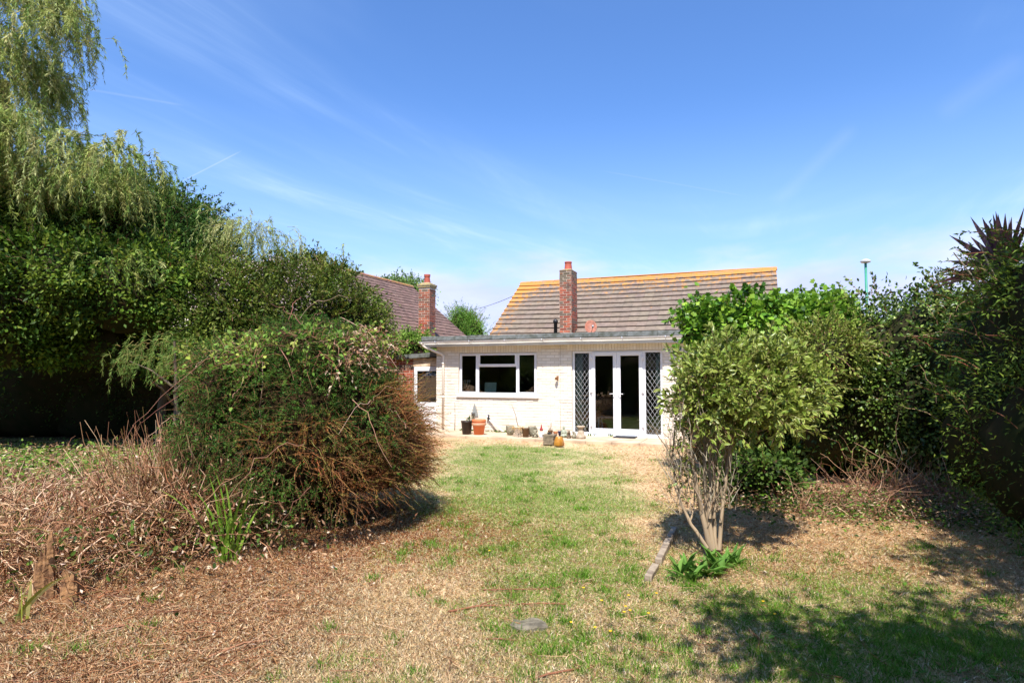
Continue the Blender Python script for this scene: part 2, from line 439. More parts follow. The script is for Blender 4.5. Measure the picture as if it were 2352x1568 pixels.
def g_color(x, y):
    g, s, b = g_weights(x, y)
    c = C_SOIL*np.ones((len(x), 3)); 
    mid = np.array(lin(204,178,140))
    c = c*.25+mid*.75
    c = c*(1-s[:,None]) + C_STRAW*s[:,None]
    c = c*(1-b[:,None]*.85) + C_BROWN*b[:,None]*.85
    c = c*(1-g[:,None]*.75) + C_GREEN*g[:,None]*.75
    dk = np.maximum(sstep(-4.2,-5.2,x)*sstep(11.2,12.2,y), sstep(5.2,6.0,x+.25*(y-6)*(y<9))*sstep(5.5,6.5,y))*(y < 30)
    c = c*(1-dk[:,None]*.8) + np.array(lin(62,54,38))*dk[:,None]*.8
    return c
def axis(lo, hi, fine_lo, fine_hi, st):
    a = list(np.arange(fine_lo, fine_hi, st)); s = st
    v = fine_lo
    pre = []
    while v > lo: s *= 1.25; v -= s; pre.append(v)
    s = st; v = a[-1]; post = []
    while v < hi: s *= 1.25; v += s; post.append(v)
    return np.array(pre[::-1]+a+post)
gx = axis(-900, 900, -9, 6.5, .06); gy = axis(-300, 1500, 1.6, 15.5, .06)
X, Y = np.meshgrid(gx, gy); xf = X.ravel(); yf = Y.ravel()
zf = g_height(xf, yf)
far = (np.abs(xf) > 60) | (yf > 60) | (yf < -40)
zf[far] = -.05
nx, ny = len(gx), len(gy)
ii = np.arange(nx*ny).reshape(ny, nx)
Q = np.stack([ii[:-1,:-1], ii[:-1,1:], ii[1:,1:], ii[1:,:-1]], -1).reshape(-1, 4)
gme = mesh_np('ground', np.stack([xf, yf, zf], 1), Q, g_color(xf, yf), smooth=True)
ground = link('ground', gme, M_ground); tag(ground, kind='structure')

# ------------------------------------------------------------------ leaf templates (x = length, y = width, z = up); colour weight: 0 rib .. 1 edge
T_KITE = (np.array([[0,0,0],[.45,.5,.10],[1,0,-.05],[.45,-.5,.10]]), np.array([[0,2,1],[0,3,2]]), np.array([0,1,0,1.]))
T_OVAL = (np.array([[0,0,0],[.3,.42,.06],[.3,0,-.02],[.3,-.42,.06],[.68,.38,.03],[.68,0,-.05],[.68,-.38,.03],[1,0,-.14]]),
          np.array([[0,2,1],[0,3,2],[1,2,5],[1,5,4],[2,3,6],[2,6,5],[4,5,7],[5,6,7]]), np.array([.3,1,0,1,1,0,1,.5]))
T_LANCE = (np.array([[0,0,0],[.35,.5,.04],[.5,0,-.04],[.35,-.5,.04],[1,0,-.22]]), np.array([[0,2,1],[0,3,2],[1,2,4],[2,3,4]]), np.array([0,1,0,1,.5]))
T_IVY = (np.array([[0,0,0],[.05,.5,.05],[.42,.30,.02],[.5,.55,.04],[1,0,-.1],[.5,-.55,.04],[.42,-.30,.02],[.05,-.5,.05],[.4,0,-.03]]),
         np.array([[0,8,1],[1,8,2],[2,8,3],[3,8,4],[4,8,5],[5,8,6],[6,8,7],[7,8,0]]), np.array([.5,1,1,1,.5,1,1,1,0]))
T_BLADE = (np.array([[0,.5,0],[0,-.5,0],[.55,.35,.05],[.55,-.35,.05],[1,0,.25]]), np.array([[0,1,3],[0,3,2],[2,3,4]]), np.array([0,0,.5,.5,1.]))

def place(tmpl, pos, ax, nm, ln, wd, col, col_edge=None):
    tv, tf, tw = tmpl
    n = len(pos); k = len(tv)
    ax = nrm(ax); nm = nrm(nm - ax*np.sum(nm*ax, 1, keepdims=True)); bi = np.cross(nm, ax)
    ln = np.broadcast_to(ln, (n,)); wd = np.broadcast_to(wd, (n,))
    V = pos[:,None,:] + ax[:,None,:]*(tv[None,:,0:1]*ln[:,None,None]) + bi[:,None,:]*(tv[None,:,1:2]*wd[:,None,None]) + nm[:,None,:]*(tv[None,:,2:3]*ln[:,None,None])
    F = tf[None] + (np.arange(n)*k)[:,None,None]
    if col_edge is None: C = np.repeat(col[:,None,:], k, 1)
    else: C = col[:,None,:]*(1-tw[None,:,None]) + col_edge[:,None,:]*tw[None,:,None]
    return V.reshape(-1,3), F.reshape(-1,3), C.reshape(-1,3)
def join(parts):
    Vs, Fs, Cs = [], [], []; b = 0
    for V, F, C in parts:
        Vs.append(V); Fs.append(F+b); Cs.append(C); b += len(V)
    return np.concatenate(Vs), np.concatenate(Fs), np.concatenate(Cs)
def tubes(paths, rad, col, sides=3):
    """paths (n,k,3), rad (n,k), col (n,3) -> triangles"""
    n, k, _ = paths.shape
    t = np.gradient(paths, axis=1); t = nrm(t)
    ref = np.where(np.abs(t[:,:,2:3]) > .9, np.array([1.,0,0]), np.array([0,0,1.]))
    a = nrm(np.cross(t, ref)); b = np.cross(t, a)
    ang = np.arange(sides)*2*np.pi/sides
    V = paths[:,:,None,:] + rad[:,:,None,None]*(a[:,:,None,:]*np.cos(ang)[None,None,:,None] + b[:,:,None,:]*np.sin(ang)[None,None,:,None])
    idx = np.arange(n*k*sides).reshape(n, k, sides)
    i0 = idx[:,:-1,:]; i1 = idx[:,1:,:]; j0 = np.roll(i0,-1,2); j1 = np.roll(i1,-1,2)
    F = np.concatenate([np.stack([i0,j0,j1],-1).reshape(-1,3), np.stack([i0,j1,i1],-1).reshape(-1,3)])
    C = np.repeat(col, k*sides, 0)
    return V.reshape(-1,3), F, C
def pal(rs, n, cols, w=None, jit=.18):
    cols = np.array(cols); w = None if w is None else np.array(w)/sum(w)
    c = cols[rs.choice(len(cols), n, p=w)]
    return c*(1+rs.uniform(-jit, jit, (n,1)))*(1+rs.uniform(-.06,.06,(n,3)))

# leaf colours (linear albedo)
def A(*c):
    r = [lin(*x) for x in c]
    return [(q[0]*1.0, q[1]*.97, q[2]*.72) if q[1] > q[0] else q for q in r]   # greens a little deeper
PAL_WILLOW = A((148,164,96),(126,148,84),(170,178,118),(104,130,66),(176,182,134))
PAL_DARK = A((58,88,34),(74,104,42),(92,122,52),(50,76,32))
PAL_ELDER = A((70,104,48),(88,122,60),(60,90,40))
PAL_HEDGE = A((88,112,46),(104,128,54),(72,96,40),(128,142,66),(110,120,60))
PAL_BRAMBLE = A((70,98,44),(92,122,54),(112,142,68),(60,84,40))
PAL_IVY = A((96,134,44),(122,158,58),(72,108,34),(142,172,70))
PAL_YEW = A((52,84,36),(68,102,44),(84,118,50),(42,70,32))
PAL_BROWN = A((168,86,36),(146,72,30),(186,106,50),(122,62,30),(150,104,50))
PAL_TWIG = A((150,112,88),(126,88,66),(176,142,114),(110,74,56),(138,84,62))
PAL_PRIVET = A((104,130,56),(84,112,44),(126,148,66))

def dim(p, f): return [tuple(v*f for v in c) for c in p]
PAL_HEDGE = dim(PAL_HEDGE,.82); PAL_BRAMBLE = dim(PAL_BRAMBLE,.80); PAL_PRIVET = dim(PAL_PRIVET,.74); PAL_ELDER = dim(PAL_ELDER,.85)

def blob_samples(rs, blobs, n, noise=.14, low_cut=-.55, seed=0):
    """points on the knobbly outer surface of a union of ellipsoids, with outward directions"""
    B = np.array([b[:6] for b in blobs], float)
    area = B[:,3]*B[:,4]+B[:,3]*B[:,5]+B[:,4]*B[:,5]
    m = int(n*2.6)+50
    k = rs.choice(len(B), m, p=area/area.sum())
    d = nrm(rs.normal(size=(m,3)))
    ok = d[:,2] > low_cut
    # knobbly factor
    s = np.zeros(m)
    rs2 = np.random.RandomState(seed+77)
    for fr, am in ((2.2,1.),(4.1,.7),(7.3,.45),(12.,.25)):
        w = rs2.normal(size=(len(B),3,3))*fr
        ph = rs2.uniform(0,6.28,(len(B),3))
        for j in range(3): s += am*np.sin(np.einsum('ij,ij->i', d, w[k,j])+ph[k,j])/3
    f = 1+noise*s
    p = B[k,:3]+d*B[k,3:6]*f[:,None]
    for i in range(len(B)):
        q = (p-B[i,:3])/B[i,3:6]
        ok &= (np.sum(q*q,1) > .80**2) | (k == i)
    ok &= p[:,2] > .03
    out = nrm(d/B[k,3:6])
    p = p[ok][:n]; out = out[ok][:n]
    return p, out
def core_mesh(rs, name, blobs, f, parent, mat=None):  # solid filler blobs, no real branches; dark so leaf gaps read as shaded
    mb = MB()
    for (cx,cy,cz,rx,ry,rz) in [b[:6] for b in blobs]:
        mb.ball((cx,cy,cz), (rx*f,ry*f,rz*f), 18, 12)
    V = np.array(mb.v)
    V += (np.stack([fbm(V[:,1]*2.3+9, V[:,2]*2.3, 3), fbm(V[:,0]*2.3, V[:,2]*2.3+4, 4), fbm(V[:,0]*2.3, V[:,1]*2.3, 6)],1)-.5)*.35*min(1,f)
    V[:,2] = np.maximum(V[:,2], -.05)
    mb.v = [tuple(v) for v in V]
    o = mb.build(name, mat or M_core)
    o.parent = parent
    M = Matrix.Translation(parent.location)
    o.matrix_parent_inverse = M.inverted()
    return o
UP = np.array([0,0,1.])
def leaf_clumps(rs, blobs, nclump, per, rc, size, palette, tmpl=T_KITE, asp=.55, noise=.14, low=-.55, depth=.12, wts=None, up=.55, jit=.2, seed=0, edge=None, inset=0.0, recess=.36):
    c, out = blob_samples(rs, blobs, nclump, noise, low, seed)
    n = len(c)
    big = fbm(c[:,0]*2.3+c[:,1]*1.1+seed, c[:,2]*2.5+c[:,1]*.8, seed+5, 3)
    c = c - out*(np.clip((.52-big)*7,0,1)*recess)[:,None]
    tint = 1+(fbm(c[:,0]*.9+7, c[:,2]*1.1+c[:,1]*.4, seed+9, 2)-.5)*.9
    cc = pal(rs, n, palette, wts, jit)*tint[:,None]
    k = np.repeat(np.arange(n), per)
    off = rs.normal(size=(len(k),3))*rc
    pos = c[k]+off - out[k]*(np.abs(rs.normal(size=(len(k),1)))*depth+inset)
    ax = nrm(out[k]*.7+rs.normal(size=(len(k),3))*.6+nrm(off)*.5+UP*-.1)
    nm = nrm(UP*up+out[k]*.45+rs.normal(size=(len(k),3))*.45)
    ln = size*rs.uniform(.6,1.25,len(k))
    col = cc[k]*(1+rs.uniform(-jit,jit,(len(k),1)))
    ok = pos[:,2] > .01
    ce = None
    if edge is not None: ce = pal(rs, len(k), edge, None, .12)[ok]
    return place(tmpl, pos[ok], ax[ok], nm[ok], ln[ok], (ln*asp)[ok], col[ok], ce)
def strands(rs, P0, D0, L, droop, nleaf, size, palette, tmpl=T_LANCE, asp=.18, K=7, twig_r=.004, twig_pal=PAL_TWIG, wts=None, spread=.7, jit=.18, side=None, zmin=.0, edge=None, hang=False):
    n = len(P0)
    L = np.broadcast_to(L, (n,)); droop = np.broadcast_to(droop, (n,))
    t = np.linspace(0,1,K)[None,:,None]
    def path(t_, sel=slice(None)):
        Ls = L[sel][:,None,None]
        dr = droop[sel][:,None,None]
        if hang: # outward arch then fall
            h = D0[sel][:,None,:]*Ls*.45*(1-np.exp(-2.5*t_))
            return P0[sel][:,None,:]+h-UP*(Ls*dr*t_**1.6)
        return P0[sel][:,None,:]+D0[sel][:,None,:]*Ls*t_-UP*(Ls*dr*t_**2)
    wig = rs.normal(size=(n,K,3))*.02*L[:,None,None]; wig[:,0]=0
    paths = path(t)+wig
    paths[:,:,2] = np.maximum(paths[:,:,2], zmin+.01)
    rad = np.linspace(1,.35,K)[None,:]*twig_r*np.ones((n,1))
    tw = tubes(paths, rad, pal(rs, n, twig_pal))
    if nleaf == 0: return None, tw
    k = np.repeat(np.arange(n), nleaf); tl = rs.uniform(.08,1,len(k))
    ts = tl*(K-1); i0 = np.minimum(ts.astype(int), K-2); fr = (ts-i0)[:,None]
    pos = paths[k,i0]*(1-fr)+paths[k,i0+1]*fr
    tan = nrm(paths[k,i0+1]-paths[k,i0])
    sd = nrm(np.cross(tan, rs.normal(size=(len(k),3))))
    ax = nrm(tan*.8+sd*spread)
    nm = nrm(UP*.5+rs.normal(size=(len(k),3))*.6)
    ln = size*rs.uniform(.6,1.2,len(k))
    cs = pal(rs, n, palette, wts, jit)
    col = cs[k]*(1+rs.uniform(-jit,jit,(len(k),1)))
    ce = None
    if edge is not None: ce = pal(rs, len(k), edge, None, .12)
    return place(tmpl, pos, ax, nm, ln, ln*asp, col, ce), tw
def add_mesh(name, parts, mat, parent=None, smooth=False):
    V, F, C = join(parts)
    o = link(name, mesh_np(name, V, F, C, smooth), mat, parent)
    if parent is not None: o.matrix_parent_inverse = Matrix.Translation(parent.location).inverted()
    return o
def trunk_mesh(name, parent, pts_list, col, sides=9, mat=None):
    parts = []
    for pts, rads in pts_list:
        p = np.array([tuple(q) for q in pts], float)[None]; 
        # resample for smoothness
        k = 14; s = np.linspace(0, p.shape[1]-1, k); i = np.minimum(s.astype(int), p.shape[1]-2); f = (s-i)[None,:,None]
        f = f*f*(3-2*f)*.4+f*.6
        pp = p[:,i]*(1-f)+p[:,i+1]*f
        r = np.array(rads, float)[None]; rr = r[:,i]*(1-f[:,:,0])+r[:,i+1]*f[:,:,0]
        jit = np.random.RandomState(len(parts)+3).normal(size=pp.shape)*rr[:,:,None]*.18; jit[:,0] = 0
        parts.append(tubes(pp+jit, rr, np.array([col]), sides))
    V, F, C = join(parts)
    C = C*(.45+1.0*fbm(V[:,0]*26+V[:,2]*18, V[:,1]*30+V[:,2]*9, 8)[:,None])
    o = link(name, mesh_np(name, V, F, C, True), mat or M_twig, parent)
    o.matrix_parent_inverse = Matrix.Translation(parent.location).inverted()
    return o

# ------------------------------------------------------------------ bricks and tiles
def brick_boxes(w, h, openings, origin, ex, ey, rs, cols, wts, prot=(.0035,.0095), bl=.225, bh=.075, mort=.010, soldier=(), start=0.0):
    """bricks on the plane origin + ex*a + up*b, outward normal ey; returns arrays"""
    parts_V, parts_C = [], []
    def add(a0,a1,b0,b1,c,p):
        j = rs.uniform(-.0015,.0015,8)
        a0+=j[0]; a1+=j[1]; b0+=j[2]; b1+=j[3]
        q = [(a0,b0),(a1,b0),(a1,b1),(a0,b1)]
        back = [origin+ex*a+Vector((0,0,b))-ey*.01 for a,b in q]
        e = .0035 if prot[1] > .003 else .0018
        q2 = [(a0+e,b0+e),(a1-e,b0+e),(a1-e,b1-e),(a0+e,b1-e)]
        fr = [origin+ex*a+Vector((0,0,b))+ey*(p+rs.uniform(-.001,.001)) for a,b in q2]
        parts_V.append([tuple(v) for v in back+fr]); parts_C.append(c)
    nrow = int(h/bh)+1
    for r in range(nrow):
        b0 = start + r*bh+mort/2; b1 = start+(r+1)*bh-mort/2
        if b1 > start+h: break
        a = -(bl/2 if r % 2 else 0)
        while a < w:
            a0 = max(a+mort/2, 0); a1 = min(a+bl-mort/2, w)
            segs = [(a0,a1)]
            for (u0,u1,z0,z1) in list(openings)+list(soldier):
                if b1 > z0+.012 and b0 < z1-.012:
                    ns = []
                    for s0,s1 in segs:
                        if s1 <= u0 or s0 >= u1: ns.append((s0,s1))
                        else:
                            if s0 < u0: ns.append((s0,u0-.002))
                            if s1 > u1: ns.append((u1+.002,s1))
                    segs = ns
            for s0,s1 in segs:
                if s1-s0 > .02:
                    c = np.array(cols[rs.choice(len(cols), p=wts)])*(1+rs.uniform(-.07,.07))
                    add(s0,s1,b0,b1,c,rs.uniform(*prot))
            a += bl
    for (u0,u1,z0,z1) in soldier:
        a = u0
        while a < u1-.02:
            c = np.array(cols[rs.choice(len(cols), p=wts)])*(1+rs.uniform(-.07,.07))
            add(a+mort/2, min(a+bh,u1)-mort/2, z0+mort/2, z1-mort/2, c, rs.uniform(*prot)); a += bh
    n = len(parts_V); V = np.array(parts_V).reshape(-1,3)
    f = np.array([[4,5,6,7],[0,1,5,4],[1,2,6,5],[2,3,7,6],[3,0,4,7]])
    F = (f[None]+(np.arange(n)*8)[:,None,None]).reshape(-1,4)
    C = np.repeat(np.array(parts_C), 8, 0)
    return V, F, C
def quad_join(parts):
    return join(parts)
def panel(a, b, c, d, col):
    V = np.array([tuple(a),tuple(b),tuple(c),tuple(d)], float); return V, np.array([[0,1,2,3]]), np.tile(np.array(col), (4,1))
def tiles(rs, org, along, down, nrm_, width, rows, gauge, tw, th, tint, extra=.06, brk=True):
    """overlapping tiles: org = ridge corner; along, down unit vectors; nrm_ outward normal"""
    Vs, Cs = [], []
    for r in range(rows):
        s0 = r*gauge - extra; s1 = (r+1)*gauge
        a = -(tw/2 if r % 2 else 0) if brk else -((r*.37*tw) % tw)*0
        while a < width:
            a0 = max(a+.0015,0); a1 = min(a+tw-.0015, width)
            if a1-a0 > .03:
                lift = rs.uniform(0,.003)
                j = rs.uniform(-.006,.006)
                top0 = .006; topl = th+.010+lift
                def pt(aa, ss, hh): return org+along*aa+down*ss+nrm_*hh
                v = [pt(a0,s0,top0-th),pt(a1,s0,top0-th),pt(a1,s1+j,topl-th),pt(a0,s1+j,topl-th),
                     pt(a0,s0,top0),pt(a1,s0,top0),pt(a1,s1+j,topl+rs.uniform(-.002,.002)),pt(a0,s1+j,topl)]
                Vs.append([tuple(q) for q in v]); Cs.append(np.array([1,1,1.])*rs.uniform(1-tint,1+tint)*(1+rs.uniform(-.03,.03,3)))
            a += tw
    n = len(Vs); V = np.array(Vs).reshape(-1,3)
    f = np.array([[4,5,6,7],[0,1,5,4],[1,2,6,5],[2,3,7,6],[3,0,4,7],[0,3,2,1]])
    F = (f[None]+(np.arange(n)*8)[:,None,None]).reshape(-1,4)
    return V, F, np.repeat(np.array(Cs), 8, 0)

# ------------------------------------------------------------------ bungalow
H = empty('bungalow', O, 'cream painted brick bungalow with flat roofed rear extension and lichen spotted brown tiled roof', 'house', rz=-TH)
def hl(name, me, mat, parent=None):      # mesh already in house coordinates
    o = bpy.data.objects.new(name, me); COL.objects.link(o); me.materials.append(mat); o.parent = parent or H
    return o
rs = np.random.RandomState(3)
WU0, WZ1 = HP(1053.5, 810); WU1, _ = HP(1233, 809); WZ0 = .985; WZ1 = 2.105
DU0, _ = HP(1313.5, 900); DU1, _ = HP(1522.5, 900); DZ0, DZ1 = .06, 2.12
EXT_W = 9.3; WALL_H = 2.42
ops = [(WU0,WU1,WZ0,WZ1),(DU0,DU1,-.1,DZ1)]
CREAM = [lin(228,219,206), lin(225,215,200), lin(230,222,210), lin(222,211,194)]
ex = Vector((1,0,0)); ey = Vector((0,-1,0))
sol = [(WU0-.12,WU1+.12,WZ1,WZ1+.215),(DU0-.12,DU1+.12,DZ1,DZ1+.215)]
V,F,C = brick_boxes(EXT_W, WALL_H, ops, Vector((0,0,0)), ex, ey, rs, CREAM, [.3,.25,.3,.15], soldier=sol)
C = C*(1-.16*sstep(.45,.08,V[:,2])[:,None]*np.array([.8,1,1.3])*(.4+1.2*fbm(V[:,0]*3,V[:,2]*3,9))[:,None])
mort = lin(210,198,180)
parts = [(V,F,C)]
us = [0,WU0,WU1,DU0,DU1,EXT_W]
def rect(u0,u1,z0,z1,y=0.0,col=mort): parts.append(panel((u0,y,z0),(u1,y,z0),(u1,y,z1),(u0,y,z1),col))
rect(0,WU0,-.1,WALL_H); rect(WU0,WU1,-.1,WZ0); rect(WU0,WU1,WZ1,WALL_H); rect(WU1,DU0,-.1,WALL_H); rect(DU0,DU1,DZ1,WALL_H); rect(DU1,EXT_W,-.1,WALL_H)
RV = .11
for (u0,u1,z0,z1) in ((WU0,WU1,WZ0,WZ1),(DU0,DU1,-.1,DZ1)):     # reveals
    parts.append(panel((u0,0,z0),(u0,0,z1),(u0,RV,z1),(u0,RV,z0),mort)); parts.append(panel((u1,0,z0),(u1,RV,z0),(u1,RV,z1),(u1,0,z1),mort))
    parts.append(panel((u0,0,z1),(u1,0,z1),(u1,RV,z1),(u0,RV,z1),mort)); parts.append(panel((u0,0,z0),(u0,RV,z0),(u1,RV,z0),(u1,0,z0),mort))
# side wall of the extension facing the neighbour
Vs,Fs,Cs = brick_boxes(4.2, WALL_H, [], Vector((0,4.2,0)), Vector((0,-1,0)), Vector((-1,0,0)), rs, CREAM, [.3,.25,.3,.15])
parts.append((Vs,Fs,Cs)); parts.append(panel((0,0,-.1),(0,0,WALL_H),(0,4.2,WALL_H),(0,4.2,-.1),mort))
parts.append(panel((EXT_W,0,-.1),(EXT_W,4.2,-.1),(EXT_W,4.2,WALL_H),(EXT_W,0,WALL_H),mort))
V,F,C = join(parts)
hl('wall', mesh_np('wall', V, F, C), M_paintbrick)
# rooms
mb = MB()
y0r, y1r = RV+.06, 4.1
def roombox(u0,u1):
    v = [(u0,y0r,.02),(u1,y0r,.02),(u1,y1r,.02),(u0,y1r,.02),(u0,y0r,2.36),(u1,y0r,2.36),(u1,y1r,2.36),(u0,y1r,2.36)]
    mb.add(v, [(0,1,2,3),(4,7,6,5),(1,5,6,2),(2,6,7,3),(3,7,4,0)])
roombox(.12,3.3); roombox(3.42,9.1)
# inner faces beside the openings
for (a,b_,z0,z1) in ((.12,WU0,.02,2.36),(WU1,3.3,.02,2.36),(WU0,WU1,.02,WZ0),(WU0,WU1,WZ1,2.36),(3.42,DU0,.02,2.36),(DU1,9.1,.02,2.36),(DU0,DU1,DZ1,2.36)):
    mb.add([(a,y0r,z0),(b_,y0r,z0),(b_,y0r,z1),(a,y0r,z1)], [(0,1,2,3)])
mb.build('room', M_room, H)
mb = MB(); mb.box(.2,RV+.09,.99,3.2,.75,1.05); mb.build('kitchen_worktop', simple('worktop', (.2,.19,.17), .5), H)
# flat roof with felt upstand
mb = MB()
FL0, FR0 = -.30, 9.45; FV = -.27
mb.box(FL0, FV+.03, 2.44, FR0, 4.3, 2.50)
mb.build('flat_roof', M_felt, H)
mb = MB()
n = 14; 
for i in range(n):
    a = FL0-.02+(FR0-FL0+.04)*i/n; b_ = FL0-.02+(FR0-FL0+.04)*(i+1)/n
    dz = random.Random(i).uniform(-.006,.006)
    mb.box(a+.001, FV-.025+dz*.6, 2.435+dz, b_, FV+.09, 2.548+dz)
mb.box(FL0-.03, FV+.10, 2.44, FL0+.07, 4.3, 2.55)
mb.build('felt_edge', M_felt, H, bevel=.012, segs=2)
mb = MB(); mb.box(FL0, FV+.02, 2.27, FR0, FV+.045, 2.432); mb.box(FL0, FV+.05, 2.268, FL0+.025, 4.2, 2.43)
mb.box(FL0+.03, FV+.048, 2.285, FR0, -.012, 2.297); mb.build('fascia', M_fascia, H)
# gutter: half round channel
def gutter(u0,u1,v,z,r,drop):
    mb = MB(); n = 10; vs=[]; K=12
    for k in range(K+1):
        u = u0+(u1-u0)*k/K; zz = z - drop*(u1-u)/(u1-u0) + .006*math.sin(k*1.7)
        for ring, rr in ((0,r),(1,r-.004)):
            for i in range(n+1):
                a = math.pi*i/n
                vs.append((u, v-math.cos(a)*rr, zz-math.sin(a)*rr))
    fs=[]; m=2*(n+1)
    for k in range(K):
        for i in range(n):
            b0=k*m+i; fs.append((b0,b0+1,b0+m+1,b0+m))
            b1=k*m+n+1+i; fs.append((b1+1,b1,b1+m,b1+m+1))
        for i in (0,n):
            b0=k*m+i; b1=k*m+n+1+i; fs.append((b0,b0+m,b1+m,b1) if i else (b0,b1,b1+m,b0+m))
    fs.append(tuple(range(n+1))); 
    mb.add(vs, fs, True)
    for uc in np.arange(u0+.5, u1, 1.0):   # union brackets
        zz = z - drop*(u1-uc)/(u1-u0)
        pts = [(uc, v-math.cos(math.pi*i/8)*(r+.006), zz-math.sin(math.pi*i/8)*(r+.006)) for i in range(9)]
        mb.tube([(uc-.0,p[1],p[2]) for p in pts], .009, 5)
    return mb
gutter(FL0-.03, FR0, FV-.085, 2.43, .056, .02).build('gutter', M_gutter, H)
# swan neck and downpipe
mb = MB()
pu = HP(1017.5, 900, -.05)[0]
mb.tube([(FL0+.05,FV-.085,2.375),(FL0+.05,FV-.085,2.33),(FL0+.11,FV-.06,2.27),(pu-.06,-.06,2.08),(pu,-.045,2.02),(pu,-.045,1.9),(pu,-.045,.10)], .034, 12)
mb.lathe([(.04,0),(.04,.05)], 12, (pu,-.045,1.80)); mb.lathe([(.04,0),(.04,.05)], 12, (pu,-.045,.9))
mb.lathe([(.045,0),(.045,.05)], 12, (FL0+.05,FV-.085,2.33))
mb.build('downpipe', M_pipe, H)
# a cable run down the wall
cu = HP(1287.5, 860)[0]
mb = MB(); mb.tube([(cu,-.016,2.28),(cu+.003,-.014,1.6),(cu-.002,-.014,.9),(cu,-.014,.12)], .005, 6)
mb.build('cable', simple('cable_cream', lin(206,192,172), .6), H)

def ubox(mb, a, b, c, d, y0, y1): mb.box(a, y0, c, b, y1, d)
def frame(mb, u0,u1,z0,z1,w,y0,y1,wb=None):
    wb = wb or w
    mb.box(u0,y0,z0,u0+w,y1,z1); mb.box(u1-w,y0,z0,u1,y1,z1)
    mb.box(u0+w,y0,z0,u1-w,y1,z0+wb); mb.box(u0+w,y0,z1-w,u1-w,y1,z1)
# kitchen window
WW = WU1-WU0
win = MB(); g = .004
frame(win, WU0+g, WU1-g, WZ0+.02, WZ1-g, .05, .045, .105)
fx = lambda f: WU0+WW*f
win.box(fx(.235),.040,WZ0+.071,fx(.262)-.0,.10,WZ1-.055); win.box(fx(.738),.040,WZ0+.071,fx(.765),.10,WZ1-.055)
TZ = 1.76
win.box(fx(.262)+.001,.042,TZ-.028,fx(.738)-.001,.10,TZ+.028)
wo_ = win.build('window', M_white, H, bevel=.004)
def sash(u0,u1,z0,z1,w,name='sash'):
    mb = MB(); frame(mb,u0,u1,z0,z1,w,.028,.075); s = mb.build(name, M_white, wo_, bevel=.004)
    p = MB(); p.box(u0+w-.003,.050,z0+w-.003,u1-w+.003,.056,z1-w+.003); p.build('pane', M_glass, s)
def fixed_pane(u0,u1,z0,z1,par):
    p = MB(); p.box(u0,.060,z0,u1,.066,z1); return p.build('pane', M_glass, par)
sash(WU0+.035, fx(.243), WZ0+.045, WZ1-.03, .045)
sash(fx(.757), WU1-.035, WZ0+.045, WZ1-.03, .045)
sash(fx(.258), fx(.742), TZ+.005, WZ1-.03, .04)
fixed_pane(fx(.262), fx(.738), WZ0+.07, TZ-.028, wo_)
mb = MB(); mb.box(WU0-.05,-.055,WZ0-.055,WU1+.05,.035,WZ0-.012); mb.box(WU0+.004,-.012,WZ0-.011,WU1-.004,.10,WZ0+.017)
mb.build('window_sill', M_white, wo_, bevel=.006, segs=2)
# french doors with leaded side lights
dm = MB()
frame(dm, DU0+g, DU1-g, DZ0, DZ1-g, .055, .05, .11)
xs = {k: HP(2200/1.7415+ v/1.96/1.7415, 900)[0] for k, v in dict(p1=302, p2=328, m=522, p3=722, p4=748).items()}
dm.box(xs['p1'],.044,DZ0+.056,xs['p2'],.105,DZ1-.06); dm.box(xs['p3'],.044,DZ0+.056,xs['p4'],.105,DZ1-.06)
dm.box(DU0-.03,-.035,DZ0-.055,DU1+.08,.12,DZ0-.002)
fd = dm.build('french_window', M_white, H, bevel=.004)
M_lead = simple('lead_strip', (.42,.43,.43), .6)
M_curt = simple('net_curtain', lin(186,196,184), .9)
for (a,b_) in ((DU0+.05,xs['p1']+.005),(xs['p4']-.005,DU1-.05)):
    p = MB(); p.box(a,.070,DZ0+.05,b_,.076,DZ1-.06); pn = p.build('leaded_pane', M_glass, fd)
    mb = MB(); w = b_-a; z0=DZ0+.05; z1=DZ1-.06; st=.155; sl=1.45
    # diagonal cames clipped to the light
    def clip_line(x0,z0_,dx,dz):
        t0,t1=-99,99
        for (o_,d_,lo_,hi_) in ((x0,dx,a,b_),(z0_,dz,z0,z1)):
            ta=(lo_-o_)/d_; tb=(hi_-o_)/d_
            t0=max(t0,min(ta,tb)); t1=min(t1,max(ta,tb))
        return (t0,t1) if t1-t0>.01 else None
    for sg in (1,-1):
        for k in range(-12, 40):
            xx = a; zz = z0 + k*.157
            r_ = clip_line(xx, zz, 1, sg*1.5)
            if r_:
                q0=(xx+r_[0],.064,zz+sg*1.5*r_[0]); q1=(xx+r_[1],.064,zz+sg*1.5*r_[1])
                mb.tube([q0,q1], .0042, 4)
    mb.build('lead_lattice', M_lead, pn)
